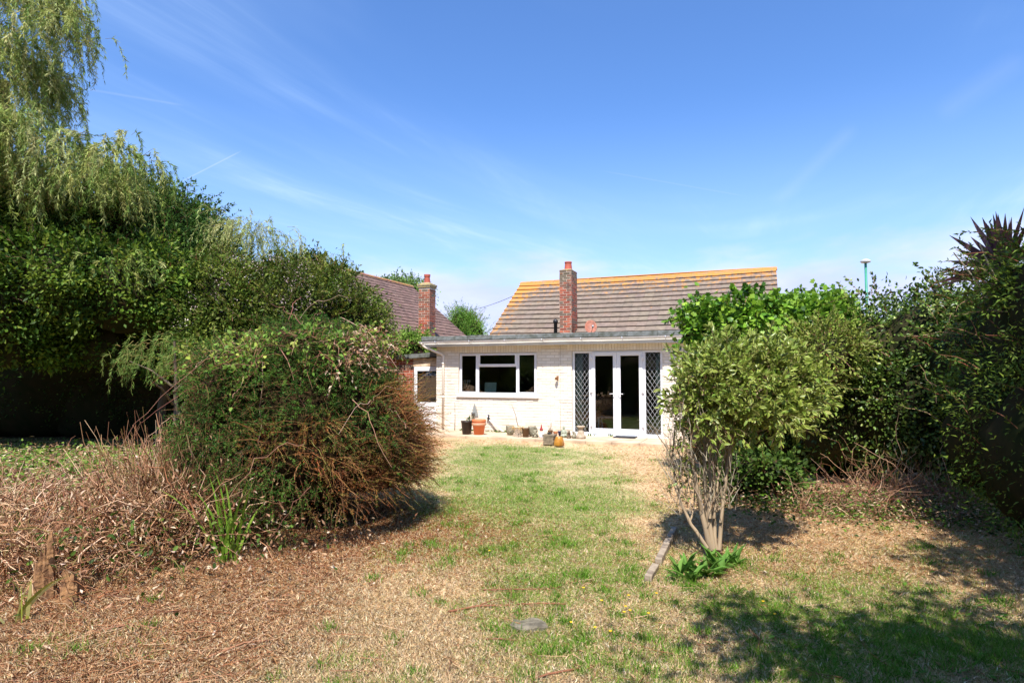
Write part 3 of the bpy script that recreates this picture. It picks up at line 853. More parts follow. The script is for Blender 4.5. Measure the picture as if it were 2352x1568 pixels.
def leaf_door(u0,u1,hinge):
    mb = MB(); z0=DZ0+.045; z1=DZ1-.045; w=.088
    mb.box(u0,.022,z0,u0+w,.085,z1); mb.box(u1-w,.022,z0,u1,.085,z1)
    mb.box(u0+w,.022,z0,u1-w,.085,z0+.115); mb.box(u0+w,.022,z1-.088,u1-w,.085,z1)
    d = mb.build('door', M_white, fd, bevel=.006)
    p = MB(); p.box(u0+w-.003,.050,z0+.112,u1-w+.003,.058,z1-.085); p.build('pane', M_glass, d)
    hu = u1-.04 if hinge<0 else u0+.04
    mb = MB(); mb.box(hu-.014,.008,.90,hu+.014,.0215,1.13)
    mb.tube([(hu,.01,1.07),(hu,-.035,1.07),(hu-.03*(-hinge)*-1*-1,-.038,1.068),(hu+(-.12 if hinge<0 else .12),-.036,1.062)], .010, 8)
    mb.build('handle', M_white, d)
    he = u0 if hinge<0 else u1
    for zz in (.30,1.12,1.93):
        mb = MB(); mb.box(he-.035,.004,zz-.03,he+.035,.021,zz+.03); mb.lathe([(.012,0),(.012,.1)],8,(he,.0,zz-.05)); mb.build('hinge', M_white, d)
leaf_door(xs['p2']-.012, xs['m']-.002, -1); leaf_door(xs['m']+.002, xs['p3']+.012, 1)
# main pitched roof
RL, RR, RVv, RZ = -.12, 8.73, 6.75, 4.97
slope = R(36); dn = Vector((0,-math.cos(slope),-math.sin(slope))); nn = Vector((0,-math.sin(slope),math.cos(slope)))
V,F,C = tiles(rs, Vector((RL,RVv,RZ)), Vector((1,0,0)), dn, nn, RR-RL, 13, .30, .30, .046, .07, brk=False)
# gentle ridge sag
V[:,2] -= .05*np.sin(np.clip((V[:,0]-RL)/(RR-RL),0,1)*math.pi)
hl('tiled_roof', mesh_np('tiled_roof', V, F, C), M_tile)
V,F,C = tiles(rs, Vector((RR,RVv,RZ)), Vector((-1,0,0)), Vector((0,math.cos(slope),-math.sin(slope))), Vector((0,math.sin(slope),math.cos(slope))), RR-RL, 13, .30, .30, .026, .08)
hl('rear_roof', mesh_np('rear_roof', V, F, C), M_tile)
mb = MB()
L_=20
for i in range(L_):
    a=RL-.03+(RR-RL+.06)*i/L_; b_=RL-.03+(RR-RL+.06)*(i+1)/L_
    s_=math.sin(math.pi*(i+.5)/L_)*.05
    vs=[]; 
    for uu, e in ((a+.002,.0),(b_,.006)):
        for k in range(9):
            an = math.pi*k/8
            vs.append((uu, RVv-math.cos(an)*(.12+e), RZ-.055-s_+math.sin(an)*(.095+e)))
    fs=[(k,k+1,k+10,k+9) for k in range(8)]; fs=[(f[0],f[3],f[2],f[1]) for f in fs]
    fs += [tuple(range(9)), tuple(range(17,8,-1))]
    mb.add(vs, fs, False)
mb.build('ridge', M_ridge, H)
# gables and main walls behind
mb = MB()
for uu, s in ((RL+.10,-1),(RR-.10,1)):
    vs=[(uu,RVv-3.9,2.0),(uu,RVv+3.9,2.0),(uu,RVv,RZ-.12),(uu,RVv-3.9,0),(uu,RVv+3.9,0)]
    mb.add(vs,[(0,1,2) if s<0 else (0,2,1),(3,4,1,0) if s<0 else (3,0,1,4)])
mb.add([(RL+.1,RVv+3.9,0),(RR-.1,RVv+3.9,0),(RR-.1,RVv+3.9,2.1),(RL+.1,RVv+3.9,2.1)],[(0,3,2,1)])
mb.build('main_wall', simple('render_cream', lin(226,214,196), .85), H)
# boiler flue pipe
fu = HP(1276, 740, 3.3)[0]
mb = MB(); mb.lathe([(.045,0),(.045,.32)],12,(fu,3.3,2.44)); fl = mb.build('flue', M_gutter, H)
mb = MB(); mb.lathe([(.056,0),(.056,.36),(.075,.36),(.078,.42),(.066,.45),(.02,.475)],14,(fu,3.3,2.76)); mb.build('flue_cap', M_black, fl)
# chimney
REDS = [lin(162,86,62), lin(174,98,72), lin(142,74,56), lin(128,88,70), lin(112,94,78)]
def chimney(parent, u0, v0, w, d, z0, z1, pot_h, pot_r, world_obj, worn=.6, cap=True, lichen=None, pots='tapered'):
    parts=[]
    lo=Vector((u0,v0,z0))
    for (org,e,nv,ww) in ((lo,Vector((1,0,0)),Vector((0,-1,0)),w),(Vector((u0+w,v0,z0)),Vector((0,1,0)),Vector((1,0,0)),d),
                          (Vector((u0+w,v0+d,z0)),Vector((-1,0,0)),Vector((0,1,0)),w),(Vector((u0,v0+d,z0)),Vector((0,-1,0)),Vector((-1,0,0)),d)):
        V,F,C = brick_boxes(ww, z1-z0, [], org, e, nv, rs, REDS, [.3,.2,.22,.16,.12] if worn<.7 else [.16,.14,.26,.24,.20], prot=(.003,.009))
        zz = V[:,2]; hi = sstep(z1-(1.15 if worn<.7 else .6), z1-.8 if worn<.7 else z1-.1, zz)[:,None]
        old = np.array(lin(104,94,76)); C = C*(1-hi*worn)+old*hi*worn*(.7+.6*np.repeat(rs.uniform(0,1,len(V)//8),8)[:,None])
        parts.append((V,F,C))
        a=org; parts.append(panel(a,a+e*ww,a+e*ww+Vector((0,0,z1-z0)),a+Vector((0,0,z1-z0)),lin(190,176,158)))
    V,F,C=join(parts); o=hl('chimney', mesh_np('chimney',V,F,C), M_redbrick, parent)
    cm = simple('chimney_mortar', lin(170,150,96), .95, col2=lin(140,128,108), scale=14, bump=.6)
    mb=MB()
    if cap:
        mb.box(u0-.03,v0-.03,z1,u0+w+.03,v0+d+.03,z1+.05)
        mb.box(u0-.045,v0-.045,z1+.051,u0+w+.045,v0+d+.045,z1+.115); top=z1+.115
    else:
        top=z1-.01; mb.box(u0-.004,v0-.004,z1-.04,u0+w+.004,v0+d+.004,z1)
    cx,cy=u0+w/2,v0+d/2
    vs=[(u0,v0,top),(u0+w,v0,top),(u0+w,v0+d,top),(u0,v0+d,top)]+[(cx+.12*a,cy+.12*b,top+.06) for a,b in ((-1,-1),(1,-1),(1,1),(-1,1))]
    mb.add(vs,[(0,1,5,4),(1,2,6,5),(2,3,7,6),(3,0,4,7),(4,5,6,7)])
    mb.build('chimney_cap', cm, o, bevel=.006)
    mb=MB(); r=pot_r; h=pot_h; c=(cx,cy,top+.03)
    if pots=='tapered':
        mb.lathe([(r*1.12,0),(r*1.12,.03),(r*1.05,.045),(r*.92,h-.07),(r*.9,h-.05),(r*1.0,h-.035),(r*1.0,h),(r*.85,h),(r*.8,h-.15)],24,c)
    else:
        mb.lathe([(r*1.1,0),(r*1.0,.05),(r*.80,h-.10),(r*.80,h-.085),(r*.98,h-.06),(r*.98,h-.045),(r*.88,h-.04),(r*1.0,h-.02),(r*1.0,h),(r*.8,h),(r*.7,h-.15)],24,c)
    mb.build('chimney_pot', simple('terracotta_pot', lin(166,80,60), .75, var=.2, scale=5), o)
    return o
cu0 = HP(1285.5, 700, 3.35)[0]; cu1 = HP(1312.5, 700, 3.35)[0]
cz1 = P(1300, 621, 18.9).z
chimney(H, cu0, 3.35, cu1-cu0, .62, 2.44, cz1, .27, .115, None, worn=.75, cap=False)

# satellite dish, on a bracket from the chimney
su, sz = HP(1357, 750, 3.15)
dish = empty('satellite_dish', HW(su, 3.15, sz), 'rusty orange brown satellite dish bracketed to the brick chimney of the cream bungalow', 'satellite dish', rz=-TH)
M_rust = simple('rusted_dish', lin(158,92,66), .6, col2=lin(124,70,50), scale=12)
mb = MB(); vs=[]; fs=[]; nr=7; nk=28
tilt = Matrix.Rotation(R(18),4,'Z') @ Matrix.Rotation(R(-28),4,'X')
for side_ in (0,1):
    for i in range(nr+1):
        r_=i/nr
        for k in range(nk):
            a=2*math.pi*k/nk
            vs.append(tilt @ Vector((.18*r_*math.cos(a), (r_*r_-1)*-.045+(.008*side_), .235*r_*math.sin(a))))
for s_ in (0,1):
    b0=s_*(nr+1)*nk
    for i in range(nr):
        for k in range(nk):
            k2=(k+1)%nk; f=(b0+i*nk+k,b0+i*nk+k2,b0+(i+1)*nk+k2,b0+(i+1)*nk+k)
            fs.append(f if s_==0 else f[::-1])
for k in range(nk):
    k2=(k+1)%nk; fs.append((nr*nk+k,nr*nk+k2,(nr+1)*nk+nr*nk+k2,(nr+1)*nk+nr*nk+k))
mb.add(vs,fs,True); mb.build('dish', M_rust, dish)
mb = MB(); a0=tilt@Vector((0,0,-.23)); a1=tilt@Vector((.04,-.26,-.16)); mb.tube([a0,(a0+a1)/2+Vector((0,0,-.02)),a1],.008,6)
mb.build('feed_arm', M_rust, dish)
mb = MB(); mb.obox(Matrix.Translation(a1)@tilt,.05,.09,.05); mb.build('receiver', simple('grey_plastic',(.25,.26,.27),.5), dish, bevel=.006)
mb = MB(); mb.tube([(0,.06,0),(-.08,.12,.0),(-.10,.16,.03),(-(su-cu1)+.02,.3,.03)],.014,8); mb.box(-(su-cu1)+.008,.22,-.08,-(su-cu1)+.018,.38,.14)
mb.build('wall_bracket', simple('rusty_bracket', lin(110,70,52), .8), dish)

# rusty hook bracket on the wall
hu_, hz_ = HP(1281.5, 868)
bk_ = empty('wall_bracket', HW(hu_,0,hz_), 'small rusty hanging hook fixed to cream wall between window and french doors', 'bracket', rz=-TH)
mb = MB(); mb.box(-.02,-.022,-.05,.02,-.010,.05); mb.tube([(0,-.02,.02),(.0,-.09,.035),(-.02,-.13,.01),(-.03,-.12,-.03)],.010,7); mb.build('hook', simple('hook_rust', lin(150,104,66), .8), bk_)
mb = MB(); mb.lathe([(.022,-.05),(.038,.01),(.042,.015)],12,(-.005,-.11,.0)); mb.build('cup', simple('cup_rust', lin(170,120,78), .8), bk_)

# lean-to with a side door, left of the bungalow
LV = .45
lt = empty('lean_to', HW(-.7,LV,0), 'low lean to shed with peeling boards, grey felt roof and white half glazed door', 'outbuilding', rz=-TH)
def lrel(mb): 
    mb.v=[(x+.7,y-LV,z) for (x,y,z) in mb.v]; return mb
la,_=HP(917,820,LV); lb=.0-.01
zt_l=HP(919,816,LV)[1]; zt_r=HP(1002,809,LV)[1]
mb=MB(); vs=[(la-.9,LV-.12,zt_l-.16),(lb,LV-.12,zt_r-.02-.09),(lb,3.5,zt_r+.0-.09),(la-.9,3.5,zt_l-.16)]
vs+= [(x,y,z+.12) for x,y,z in vs]
mb.add(vs,[(0,3,2,1),(4,5,6,7),(0,1,5,4),(1,2,6,5),(2,3,7,6),(3,0,4,7)]); lrel(mb).build('roof', M_felt, lt)
dl,_=HP(951,900,LV); dzt=HP(970,842,LV)[1]
mb=MB()
for i,zz in enumerate((dzt+.045,dzt+.125,dzt+.205)):
    mb.box(dl-.02,LV-.012-.004*i,zz-.035,lb,LV+.02,zz+.038)
lrel(mb).build('board', simple('peeling_board', lin(226,204,176), .8, col2=lin(178,150,120), scale=8, bump=.4), lt)
V,F,C = brick_boxes(1.6, 1.98, [], Vector((dl-1.62,LV,0)), ex, ey, rs, REDS, [.3,.3,.2,.1,.1]); pj=[(V,F,C),panel((dl-1.62,LV,0),(dl-.02,LV,0),(dl-.02,LV,1.98),(dl-1.62,LV,1.98),lin(190,176,158))]
V,F,C=join(pj); V=V+np.array([.7,-LV,0]); o=bpy.data.objects.new('brick_wall', mesh_np('brick_wall',V,F,C)); COL.objects.link(o); o.data.materials.append(M_redbrick); o.parent=lt
mb=MB(); frame(mb,dl,lb,.03,dzt,.055,LV-.01,LV+.06); df=lrel(mb).build('door_frame', M_white, lt, bevel=.004)
mb=MB(); u0=dl+.058; u1=lb-.058+.05
mb.box(u0,LV-.02,.08,u0+.05,LV+.03,dzt-.06); mb.box(u1-.03,LV-.02,.08,u1,LV+.03,dzt-.06); mb.box(u0+.05,LV-.02,.08,u1-.03,LV+.03,.75); mb.box(u0+.05,LV-.02,dzt-.12,u1-.03,LV+.03,dzt-.06)
ld=lrel(mb).build('door', M_white, lt, bevel=.004)
mb=MB(); mb.box(u0+.048,LV,.75,u1-.028,LV+.008,dzt-.12); lrel(mb).build('pane', M_glass, ld)
mb=MB(); mb.box(dl-.5,LV+1.5,0,lb,LV+1.55,2.0); lrel(mb).build('back_wall', M_dark, lt)

# ------------------------------------------------------------------ neighbour house (in bungalow axes)
NB = empty('neighbour_house', HW(-4.55,1,0), 'neighbouring house with mossy purple brown tiled roof and small red brick chimney', 'house', rz=-TH)
def nrel(V): return V - np.array([-4.55,1,0])
NR = (-4.55, 6.11, 5.0); ns = R(40)
V,F,C = tiles(rs, Vector((NR[0],NR[1],NR[2])), Vector((0,-1,0)), Vector((math.cos(ns),0,-math.sin(ns))), Vector((math.sin(ns),0,math.cos(ns))), 6.5, 21, .19, .24, .018, .16, extra=.04)
V[:,2] += .05*(fbm(V[:,1]*1.2, V[:,0]*1.2, 4)-.5)
V=nrel(V); o=bpy.data.objects.new('roof', mesh_np('roof',V,F,C)); COL.objects.link(o); o.data.materials.append(M_old_tile); o.parent=NB
V,F,C = tiles(rs, Vector((NR[0],NR[1]-6.5,NR[2])), Vector((0,1,0)), Vector((-math.cos(ns),0,-math.sin(ns))), Vector((-math.sin(ns),0,math.cos(ns))), 6.5, 19, .21, .24, .018, .16, extra=.04)
V=nrel(V); o=bpy.data.objects.new('far_roof', mesh_np('far_roof',V,F,C)); COL.objects.link(o); o.data.materials.append(M_old_tile); o.parent=NB
mb=MB()
for i in range(30):
    a=6.13-6.5*i/30; b_=6.13-6.5*(i+1)/30; vs=[]
    for vv,e in ((a,.0),(b_+.004,.005)):
        for k in range(9):
            an=math.pi*k/8; vs.append((0-math.cos(an)*(.11+e),vv-1,4.96+math.sin(an)*(.08+e)))
    mb.add(vs,[(k,k+1,k+10,k+9) for k in range(8)]+[tuple(range(8,-1,-1)),tuple(range(9,18))])
mb.build('ridge', simple('ridge_old', lin(150,100,86), .9, col2=lin(170,130,70), scale=6), NB)
mb=MB(); e=2.95
for yy,s in ((5.0,1),(-1.3,-1)):
    vs=[(-e,yy,2.45),(e,yy,2.45),(0,yy,4.9),(-e,yy,0),(e,yy,0)]
    mb.add(vs,[(0,2,1) if s>0 else (0,1,2),(3,0,1,4) if s>0 else (3,4,1,0)])
mb.box(e-.25,-1.3,0,e-.05,5.0,2.42); mb.box(-e+.05,-1.3,0,-e+.25,5.0,2.42)
mb.build('wall', simple('neighbour_brick', lin(150,92,70), .9, scale=8), NB)
nu0=HP(961.5,700,2.3)[0]; nu1=HP(986.5,700,2.3)[0]
nz1=P(975,654,19.5).z-.10
CH = chimney(NB, nu0+4.55, 2.3-1, nu1-nu0, .38, 2.3, nz1, .30, .105, None, worn=.3, cap=True, pots='roll')

# ------------------------------------------------------------------ patio
mb=MB(); rr=random.Random(4)
uu=-.3
cols=[]
while uu<8.6:
    w=.6
    for (v0,v1) in ((-.64,-.01),(-1.26,-.65)):
        if v0<-1 and (uu<.2): continue
        z=rr.uniform(-.004,.006)+.045
        mb.box(uu+.004,v0+.003,-.06,uu+w-.004,v1-.003,z)
    uu+=w
pt=mb.build('patio', simple('patio_slab', lin(208,182,152), .85, col2=lin(168,146,122), scale=2.2, bump=.4, bscale=60), None, bevel=.006)
pt.location=O; house_rot(pt); tag(pt, kind='structure')

# ------------------------------------------------------------------ pots and ornaments by the wall
def thing_at(name, px, py, label, cat, z=.045, group=None, rz=0):
    g_=G(px,py,z); return empty(name, g_, label, cat, group, rz), g_.y/1400      # metres per reference pixel
M_terra = simple('terracotta', lin(204,112,66), .7, var=.15, scale=6)
M_terra2 = simple('terracotta_worn', lin(196,134,98), .8, col2=lin(176,150,124), scale=14)
M_stone = simple('garden_stone', lin(150,142,122), .95, col2=lin(108,106,86), scale=18, bump=.8)
M_mustard = simple('mustard_glaze', lin(176,122,44), .25, col2=lin(140,90,34), scale=7)
M_brownp = simple('brown_pot', lin(104,78,52), .5, col2=lin(84,64,44), scale=10)
M_gnomew = simple('white_paint', (.72,.72,.74), .6, var=.1)
M_red = simple('red_paint', lin(150,44,40), .6)
M_blue = simple('cobalt_glaze', lin(34,36,92), .25)
M_soil = simple('potting_soil', lin(70,52,38), 1.0, bump=.8)
M_blackpot = simple('black_pot', lin(44,36,32), .5, col2=lin(60,46,38), scale=5)
def pot(name, px, py, w, h, label, cat, mat, taper=.72, rim=.16, soil=True, wob=0):
    e,_=thing_at(name,px,py,label,cat); r=w/2
    mb=MB(); mb.lathe([(r*taper,0),(r*.93,h*(1-rim)),(r,h*(1-rim)),(r,h),(r*.88,h),(r*.85,h*.85)],24,wob=wob)
    mb.build('pot_body',mat,e)
    if soil:
        mb=MB(); mb.lathe([(r*.86,h*.86),(r*.5,h*.89),(.001,h*.9)],16); mb.build('soil',M_soil,e)
    return e
e=pot('plant_pot',1072,996.5,.30,.33,'black plastic flower pot holding a small leafy plant beside the terracotta pot','flower pot',M_blackpot,.72,.1)
rsp=np.random.RandomState(9)
lo=np.array(e.location)+np.array([.07,0,.30])
P0=lo+rsp.normal(size=(14,3))*np.array([.035,.03,.01]); D0=nrm(rsp.normal(size=(14,3))*.35+UP+np.array([.15,0,0]))
lf,tw=strands(rsp,P0,D0,.17,.15,9,.035,PAL_BRAMBLE,T_OVAL,.6,twig_r=.0025)
add_mesh('foliage',[lf],M_leaf,e); 
e=pot('plant_pot',1100,998,.34,.30,'terracotta flower pot with a second rim nested in it, right of the black pot','flower pot',M_terra,.70,.14)
mb=MB(); mb.lathe([(.155,.30),(.172,.305),(.176,.375),(.150,.375),(.146,.31)],24); mb.build('inner_pot',M_terra,e)
for o in e.children:
    if o.name.startswith('pot_body'): pass
mb=MB(); mb.lathe([(.1715,.232),(.178,.240),(.178,.286),(.1715,.294)],24); mb.build('rim_band',M_terra2,e)
# metal christmas-tree shaped wall ornament with a pot ring
tu,tz=HP(1090,941,-.03)
e=empty('wall_ornament',HW(tu,-.03,tz-.17),'grey metal tree shaped wall ornament above the two plant pots','ornament',rz=-TH)
mb=MB(); prof=[]; lv=[(.0,.34),(.018,.31),(.012,.30),(.035,.265),(.022,.255),(.055,.215),(.035,.205),(.075,.155),(.05,.145),(.095,.09),(.065,.08),(.11,.02),(.04,.0)]
pts=[(x,z) for x,z in lv]+[(-x,z) for x,z in lv[::-1] if x>0]
nn_=len(pts); vs=[(x,0,z) for x,z in pts]+[(x,.006,z) for x,z in pts]
mb.add(vs,[tuple(range(nn_-1,-1,-1)),tuple(range(nn_,2*nn_))]+[(i,(i+1)%nn_,nn_+(i+1)%nn_,nn_+i) for i in range(nn_)])
mb.build('tree_plate',simple('galvanised',(.36,.37,.35),.5,metal=.3,scale=20),e)
mb=MB(); mb.lathe([(.035,0),(.048,.075),(.052,.08),(.04,.08)],14,(-.02,-.055,.02)); mb.build('candle_cup',simple('grey_cup',(.2,.21,.21),.5),e)
# white waste pipe leaning to the wall
a=HP(1120,958,-.06); b_=HP(1156,995,-.16)
e=empty('waste_pipe',HW(b_[0],-.16,.045),'white plastic waste pipe with black joint running down the wall right of the terracotta pot','pipe',rz=-TH)
mb=MB(); mb.tube([(a[0]-b_[0]+.03,.105,a[1]-.045-.05),(0,0,.02)],.022,10); mb.build('pipe',M_white,e)
mb=MB(); q=Vector((a[0]-b_[0],.10,a[1]-.045)); mb.tube([q+Vector((-.0,.06,.04)),q+Vector((0,0,.03)),q+Vector((.05,.005,-.07))],.030,10); mb.build('joint',M_black,e)
mb=MB(); mb.ball(q+Vector((-.005,-.03,.015)),.024); mb.build('pipe_cap',M_white,e)
# thin cane leaning on the wall
a=HP(1042,926,-.02); b_=HP(1044,990,-.05)
mb=MB(); mb.tube([(0,0,.0),(.004,.012,.35),(-.008,.025,a[1]-.06),(-.03,.02,a[1]+.01)],[.009,.008,.007,.004],6)
o=mb.build('garden_cane',simple('grey_cane',(.4,.39,.36),.8)); o.location=HW(b_[0],-.05,.045); house_rot(o); tag(o,'thin grey cane standing against the cream wall between downpipe and window','cane')
# carved planters
def remesh(o,vox):
    m=o.modifiers.new('remesh','REMESH'); m.mode='VOXEL'; m.voxel_size=vox; m.use_smooth_shade=True
    return o
def face_planter(px,py,w,h,label,extra=False):
    e,_=thing_at('stone_planter',px,py,label,'planter'); r=w/2
    mb=MB(); mb.lathe([(r*.45,0),(r*.8,h*.2),(r,h*.55),(r*.95,h*.8),(r*1.0,h*.86),(r*1.0,h),(r*.8,h),(r*.75,h*.8)],24)
    mb.build('bowl',M_stone,e)
    mb=MB()
    mb.ball((0,-r*.97,h*.42),(r*.16,r*.16,h*.13)); mb.ball((-r*.36,-r*.88,h*.55),(r*.15,r*.1,h*.05)); mb.ball((r*.36,-r*.88,h*.55),(r*.15,r*.1,h*.05)); mb.ball((0,-r*.86,h*.26),(r*.3,r*.1,h*.04))
    mb.tube([(-r*.55,-r*.82,h*.66),(-r*.3,-r*.97,h*.70),(-r*.1,-r*.99,h*.62)],r*.05,6); mb.tube([(r*.55,-r*.82,h*.66),(r*.3,-r*.97,h*.70),(r*.1,-r*.99,h*.62)],r*.05,6)
    mb.build('carved_face',M_stone,e)
    return e
e=face_planter(1172,999,.215,.235,'grey stone planter carved with a face, standing left of the white patterned pot')
# white mosaic pot with straw and a long stick
e=pot('plant_pot',1190,1003,.20,.25,'white crackle patterned pot overflowing with dry straw and holding a tall stick','flower pot',simple('crackle_white',(.72,.71,.70),.6,col2=(.10,.10,.10),scale=38,lo=.56,hi=.60),.85,.1)
n=260; P0=np.array(e.location)+np.stack([rsp.normal(size=n)*.05,rsp.normal(size=n)*.05,np.full(n,.235)],1)
D0=nrm(rsp.normal(size=(n,3))*np.array([1,1,.3])+UP*.5)
_,tw=strands(rsp,P0,D0,rsp.uniform(.06,.13,n),.9,0,.02,PAL_TWIG,twig_r=.0035,twig_pal=A((226,186,120),(206,160,92),(236,206,150)))
add_mesh('straw',[tw],M_dry,e)
mb=MB(); mb.tube([(.02,0,.2),(-.03,.05,.36),(-.055,.08,.5),(-.10,.12,.62),(-.15,.14,.76)],[.011,.010,.009,.007,.004],7); mb.build('stick',simple('grey_stick',lin(120,110,98),.9),e)
e=pot('plant_pot',1207.5,1003.5,.19,.215,'plain brown pot with lighter rim between white patterned pot and stone cherub planter','flower pot',M_brownp,.78,.08)
e=face_planter(1222,1002,.19,.24,'grey stone planter behind a crouching stone figure, right of the plain brown pot')
# statuettes
def figure(px,py,h,label,kind,mat=M_stone,cat='statue'):
    e,_=thing_at('garden_statue',px,py,label,cat)
    mb=MB()
    if kind=='cherub':
        B=[((0,0,.03),(.10,.08,.035)),((0,0,.14),(.06,.05,.09)),((0,-.01,.26),(.038,.038,.045)),((-.05,-.05,.09),(.028,.06,.028)),((.05,-.05,.09),(.028,.06,.028)),((-.06,-.02,.17),(.02,.025,.06)),((.055,-.04,.18),(.02,.05,.022)),((.02,.05,.2),(.05,.015,.06))]
    elif kind=='animal':
        B=[((0,0,.02),(.08,.07,.025)),((0,.02,.11),(.065,.06,.09)),((0,-.04,.2),(.042,.045,.042)),((-.03,-.03,.24),(.012,.01,.03)),((.03,-.03,.24),(.012,.01,.03)),((0,-.085,.19),(.02,.02,.016)),((-.035,-.06,.07),(.018,.018,.06)),((.035,-.06,.07),(.018,.018,.06)),((-.055,.0,.05),(.03,.05,.035)),((.055,0,.05),(.03,.05,.035))]
    elif kind=='lump':
        B=[((0,0,.06),(.085,.07,.07)),((.01,0,.14),(.06,.055,.07)),((-.02,-.02,.20),(.035,.035,.035)),((.045,-.04,.13),(.022,.03,.04)),((-.06,-.03,.08),(.025,.04,.04))]
    else: # seated buddha-like little man
        B=[((0,0,.04),(.085,.07,.045)),((0,0,.13),(.058,.05,.08)),((0,0,.235),(.034,.034,.04)),((0,0,.28),(.015,.015,.03)),((-.06,-.02,.13),(.018,.02,.06)),((.06,-.02,.13),(.018,.02,.06)),((-.045,-.05,.05),(.045,.025,.022)),((.045,-.05,.05),(.045,.025,.022))]
    s=h/.29
    for c,r in B: mb.ball(tuple(x*s for x in c),tuple(x*s for x in r),12,8)
    remesh(mb.build('figure',mat,e),.007)
    return e
figure(1229,1004,.26,'crouching grey stone cherub statuette in front of the right hand stone planter','cherub')
M_pale=simple('pale_stone',lin(176,178,160),.9,col2=lin(120,130,104),scale=20,bump=.5)
M_dstone=simple('dark_stone',lin(126,108,88),.95,col2=lin(88,78,62),scale=20,bump=.6)
figure(1295,1004,.27,'pale greenish stone statuette with pointed head beside the dark blue pot','man',M_pale)
figure(1306.5,1006,.21,'dark brown stone animal statuette between pale statuette and small mossy one','animal',M_dstone)
figure(1318.5,1006,.21,'hunched mossy grey stone statuette next to the stone pedestal','lump',M_stone)
# gnome
e,_=thing_at('garden_gnome',1243.5,1005,'white bearded garden gnome with pointed dark red hat left of the slab stack','garden gnome')
mb=MB(); mb.lathe([(.045,0),(.055,.03),(.05,.09),(.03,.14),(.02,.15)],14); mb.ball((-.045,-.01,.09),(.015,.02,.04)); mb.ball((.045,-.01,.09),(.015,.02,.04)); mb.build('body',M_gnomew,e)
mb=MB(); mb.ball((0,-.012,.155),(.03,.03,.032)); mb.ball((0,-.045,.152),(.008,.009,.008)); mb.build('head',simple('gnome_skin',lin(208,160,130),.7),e)
mb=MB(); mb.lathe([(.001,0),(.022,.03),(.034,.08),(.03,.1)],12,(0,-.028,.05),sy=.6); mb.build('beard',M_gnomew,e)
mb=MB(); mb.lathe([(.042,.0),(.036,.02),(.018,.09),(.004,.145),(.001,.15)],14,(0,0,.172)); mb.build('hat',M_red,e)
# stone slab stack with a yellow pot
e,_=thing_at('slab_stack',1259,1021,'short square stack of weathered grey brown stone slabs on the lawn edge','slab stack',z=0,rz=-TH)
rr=random.Random(8)
for i in range(5):
    mb=MB(); w=.24+(.03 if i==4 else 0); d=.24; z=i*.044; dx=rr.uniform(-.006,.006)
    mb.box(-w/2+dx,0-.005*(i==4),z+.001,w/2+dx,d,z+.042); mb.build('slab',simple('slab_stone',lin(138,122,100),.95,col2=lin(100,90,74),scale=14,bump=.8),e,bevel=.006,segs=2)
e,_=thing_at('glazed_pot',1284,1023,'upturned mustard yellow glazed pot right of the slab stack','pot',z=0)
mb=MB(); mb.lathe([(.110,0),(.116,.012),(.114,.05),(.10,.12),(.078,.175),(.070,.190),(.062,.195)],28); mb.build('pot_body',M_mustard,e)
mb=MB(); mb.lathe([(.060,.193),(.02,.197),(.001,.197)],20); mb.build('base',M_terra2,e)
mb=MB(); mb.tube([(-.07,-.06,0),(.05,-.07,.0),(.07,-.05,.005)],.004,5)
# small pots behind the stack
pot('plant_pot',1264,1000,.13,.13,'small brown pot of dead twigs standing behind the slab stack','flower pot',M_brownp,.75,.15)
e=[o for o in COL.objects if o.type=='EMPTY'][-1]
P0=np.array(e.location)+np.stack([rsp.normal(size=16)*.02,rsp.normal(size=16)*.02,np.full(16,.11)],1); D0=nrm(rsp.normal(size=(16,3))*.3+UP)
_,tw=strands(rsp,P0,D0,rsp.uniform(.15,.45,16),.1,0,.02,PAL_TWIG,twig_r=.003,K=9,twig_pal=A((168,140,110),(140,112,84)))
add_mesh('dead_twig',[tw],M_dry,e)
pot('plant_pot',1276,1000,.12,.11,'little terracotta pot between twiggy brown pot and dark blue pot','flower pot',M_terra2,.75,.2)
pot('plant_pot',1285.5,1002.5,.10,.135,'tapered dark blue glazed pot with white rim behind the mustard pot','flower pot',M_blue,.45,.08)
e,_=thing_at('pot_dish',1270,999,'small dark dish lying on top of the slab stack','dish',z=.0)
p=G(1259,1021,0)+Vector((.03,.10,.221)); e.location=p
mb=MB(); mb.lathe([(.03,0),(.05,.03),(.052,.034),(.035,.02)],16); mb.build('bowl',simple('dish_dark',(.05,.06,.07),.4),e)
# pedestal
e,_=thing_at('stone_pedestal',1334,1006.5,'pale stone pedestal with waisted stem beside left end of the french doors','pedestal')
mb=MB(); mb.lathe([(.115,0),(.118,.05),(.10,.07),(.082,.13),(.058,.2),(.05,.235),(.085,.255),(.10,.265),(.10,.29),(.06,.292),(.001,.285)],28,wob=.02); mb.build('column',simple('pedestal_stone',lin(178,162,140),.95,col2=lin(150,134,112),scale=16,bump=.7),e)
# door mat
a=HP(1435,1004,-.25)
mb=MB(); mb.box(-.26,-.17,.0,.26,.17,.016)
for i in range(12): mb.box(-.25,-.16+i*.027,.0165,.25,-.145+i*.027,.022)
o=mb.build('door_mat',simple('rubber_mat',(.03,.03,.035),.8)); o.location=HW(HP(1436,1005,-.25)[0],-.25,.052); house_rot(o); tag(o,'black ribbed rubber door mat in front of the french doors','door mat')

